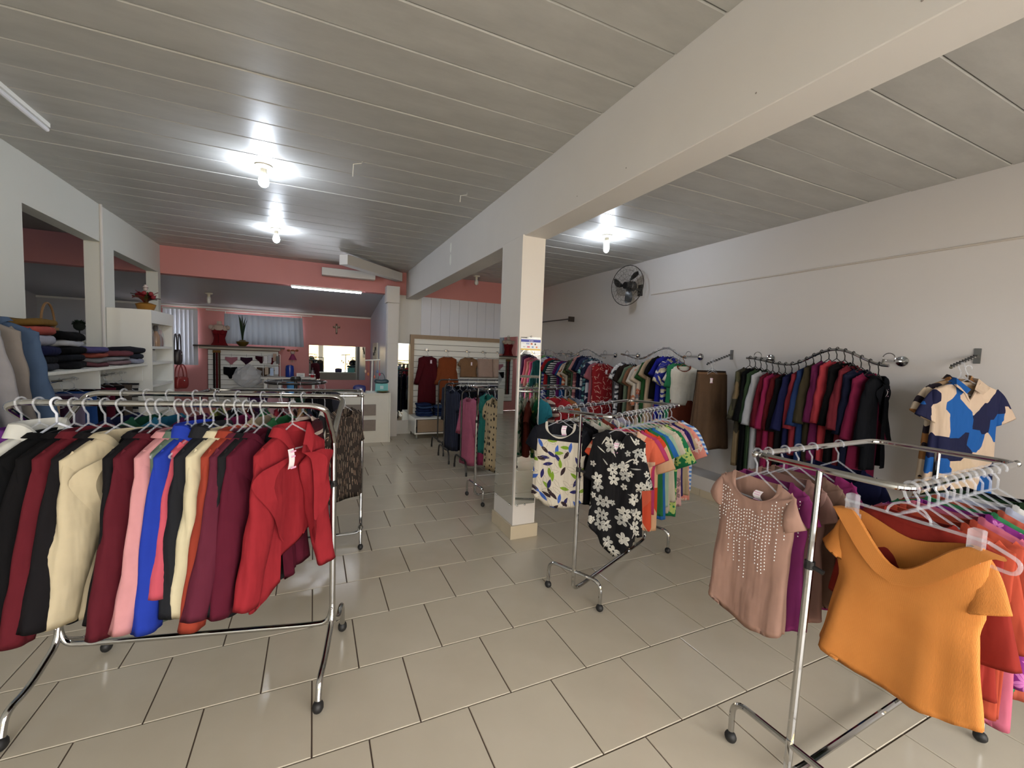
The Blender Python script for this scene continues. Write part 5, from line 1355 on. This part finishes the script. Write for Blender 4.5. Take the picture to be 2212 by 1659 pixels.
G().ball((0, .006, .285), .052, .036, .035).ball((-.09, 0, .3), .035, .025, .03).ball((.09, 0, .3), .035, .025, .03).obj('hair', mat('auburn_yarn', (130, 72, 40), .8), t); G().tube([(-.02, 0, .08), (-.022, 0, .0)], .009, 6).tube([(.02, 0, .08), (.022, 0, .0)], .009, 6).obj('legs', SKIN, t)
t = thing('side_table', 'white side table by the rear wall with the water bottle', 'table', (-.5, 11.2, 0)); G().box(-.56, .55, -.25, .25, .955, .985, .003).obj('table_top', PALE, t, False)
for x in (-.5, -.22, .47): G().box(x, x+.06, -.22, .22, 0, .955).obj('leg_panel', PALE, t, False)
t = thing('water_bottle', 'large dark blue water bottle on the white side table', 'bottle', (-.5, 11.2, .986)); G().lathe([(.085, 0), (.09, .02), (.088, .1), (.09, .18), (.08, .26), (.04, .28)], 20).obj('bottle_body', mat('blue_plastic', (26, 52, 140), .2), t)
t = thing('water_cooler', 'light blue bucket under the white side table', 'bucket', (-.47, 11.2, .6)); G().lathe([(.08, 0), (.1, .3), (.1, .32)], 18).obj('bucket_body', mat('light_blue_plastic', (90, 160, 220), .4), t); G().box(-.15, .15, -.15, .15, -.6, 0).obj('stool', PALE, t, False)
t = thing('carton', 'small white carton beside the blue water bottle', 'box', (-.27, 11.2, .986)); G().box(-.085, .085, -.05, .05, 0, .09, .003).obj('carton_body', WHITEL, t, False); G().box(-.06, .06, -.0515, -.05, .02, .07).obj('print', mat('pale_print', (210, 210, 206), .6), t, False)
t = thing('soap_bottle', 'small clear bottle with red liquid on the side table', 'bottle', (-.02, 11.15, .986)); G().lathe([(.04, 0), (.042, .06)], 12).obj('liquid', mat('red_liquid', (170, 30, 36), .2), t); G().lathe([(.042, .06), (.04, .1), (.015, .12), (.015, .17)], 12).obj('neck', CLEARP, t)
t = thing('card_rack', 'wire rack with small cosmetics cards on the side table', 'rack', (-.86, 11.15, .986))
G().tube(rounded([(-.17, 0, 0), (-.17, 0, .52), (.17, 0, .52), (.17, 0, 0)], .03, 3), .005, 6).tube([(-.17, 0, .26), (.17, 0, .26)], .004, 5).obj('wire_frame', WHITEL, t)
for k, (x, z, c) in enumerate(((-.12, .3, (200, 200, 204)), (-.04, .32, (176, 176, 184)), (.06, .36, (150, 120, 100)), (.12, .3, (40, 40, 44)), (-.1, .05, (170, 150, 130)), (.0, .03, (170, 190, 220)), (.1, .06, (190, 196, 206)))):
    G().box(x-.035, x+.035, -.02, .0, z, z+.17, .003).obj('card', mat('card_%d' % k, c, .4), t, False)
t = thing('plastic_bag', 'crumpled clear plastic bag in front of the lingerie panel', 'bag', (-1.35, 11.35, .72))
rng = random.Random(2); g = G().ball((0, 0, .25), .28, .2, .25, 16); g.V = [(x*(1+rng.uniform(-.16, .16)), y*(1+rng.uniform(-.16, .16)), z*(1+rng.uniform(-.12, .12))) for x, y, z in g.V]
g.obj('film', clear('bag_film', (225, 225, 228), .38, .12), t, False); G().box(-.3, .3, -.2, .2, -.72, 0).obj('support_box', PALE, t, False)

# round black spinner rack
t = thing('round_rack', 'black round clothes rack in the middle of the shop', 'clothes rack', (-.2, 6.0, 0))
G().tube([(.34*math.cos(a), .34*math.sin(a), 1.24) for a in np.linspace(0, 2*PI, 36, endpoint=False)], .014, 8, True).obj('ring_rail', BLACKM, t)
for k in range(4): G().tube([(0, 0, 1.25), (.34*math.cos(k*PI/2), .34*math.sin(k*PI/2), 1.24)], .009, 6).obj('spoke', BLACKM, t)
G().tube([(0, 0, .05), (0, 0, 1.27)], .02, 10).obj('pole', BLACKM, t); G().lathe([(.06, 1.26), (.065, 1.28), (.05, 1.31)], 14).obj('hub', BLACKM, t)
for k in range(4): G().tube([(0, 0, .12), (.3*math.cos(k*PI/2+.7), .3*math.sin(k*PI/2+.7), .03)], .014, 8).obj('foot', BLACKM, t)
cols = ((60, 60, 70), (120, 40, 60), (180, 170, 160), (30, 60, 90), (150, 90, 60), (70, 40, 80), (200, 150, 160), (40, 80, 60), (28, 28, 32))
nm = ('slate', 'claret', 'oatmeal', 'petrol', 'tawny', 'aubergine', 'powder pink', 'forest green', 'coal black')
items = [(f'{a} cardigan', 'cardigan', 'cardigan', dict(SET, col=c, sleeve='long', sl=.45), k) for k, (a, c) in enumerate(zip(nm, cols))]
hang('round rack', 'front', items, lambda i, it: (-.2+.34*math.cos(i*.698), 6.0+.34*math.sin(i*.698), 1.24, i*.698), 'clear', False)

# clothes behind the camera that the column mirror shows
fE = wave_rail('wavy wall rail by the shop front seen only in the column mirror', [(-2.3, 1.70), (-1.9, 1.83), (-1.4, 1.69), (-1.0, 1.74)], (-2.2, -1.05))
items = [(d, 'outfit', 'outfit', dict(LONG, col=c)) for d, c in (('violet outfit', (90, 40, 110)), ('silver grey outfit', (170, 172, 170)), ('grey outfit', (120, 120, 124)), ('grape outfit', (76, 36, 80)), ('rose outfit', (206, 90, 120)), ('dusty pink outfit', (190, 130, 120)), ('pink outfit', (224, 60, 130)), ('teal outfit', (20, 90, 96)))]
hang('wall rail by the shop front', 'near', items, lambda i, it: (XW, -2.15+i*.13, fE(-2.15+i*.13), PI), 'clear', False)
t6, L6, pl6 = loop_rack('chrome loop clothes rack behind the camera seen in the column mirror', 3.0, -.35, 4.1, .1, .46, 1.3)
items = [(d, 'dress', 'dress', dict(DR, L=.85, col=c), .1+.16*k) for k, (d, c) in enumerate((('coral floral dress', print_mat('flower', (206, 120, 90), ((240, 230, 220),), 9)), ('black knit dress', (24, 24, 28)), ('blue leaf dress', print_mat('leaf', (60, 90, 150), ((220, 224, 230), (30, 50, 90)), 9)), ('green leaf dress', print_mat('leaf', (60, 90, 44), ((150, 170, 70), (200, 210, 180)), 8)), ('lime leaf dress', print_mat('leaf', (110, 130, 50), ((60, 80, 30),), 8))))]
hang('rack behind the camera', 'left', items, on(pl6, 1), 'clear', False)
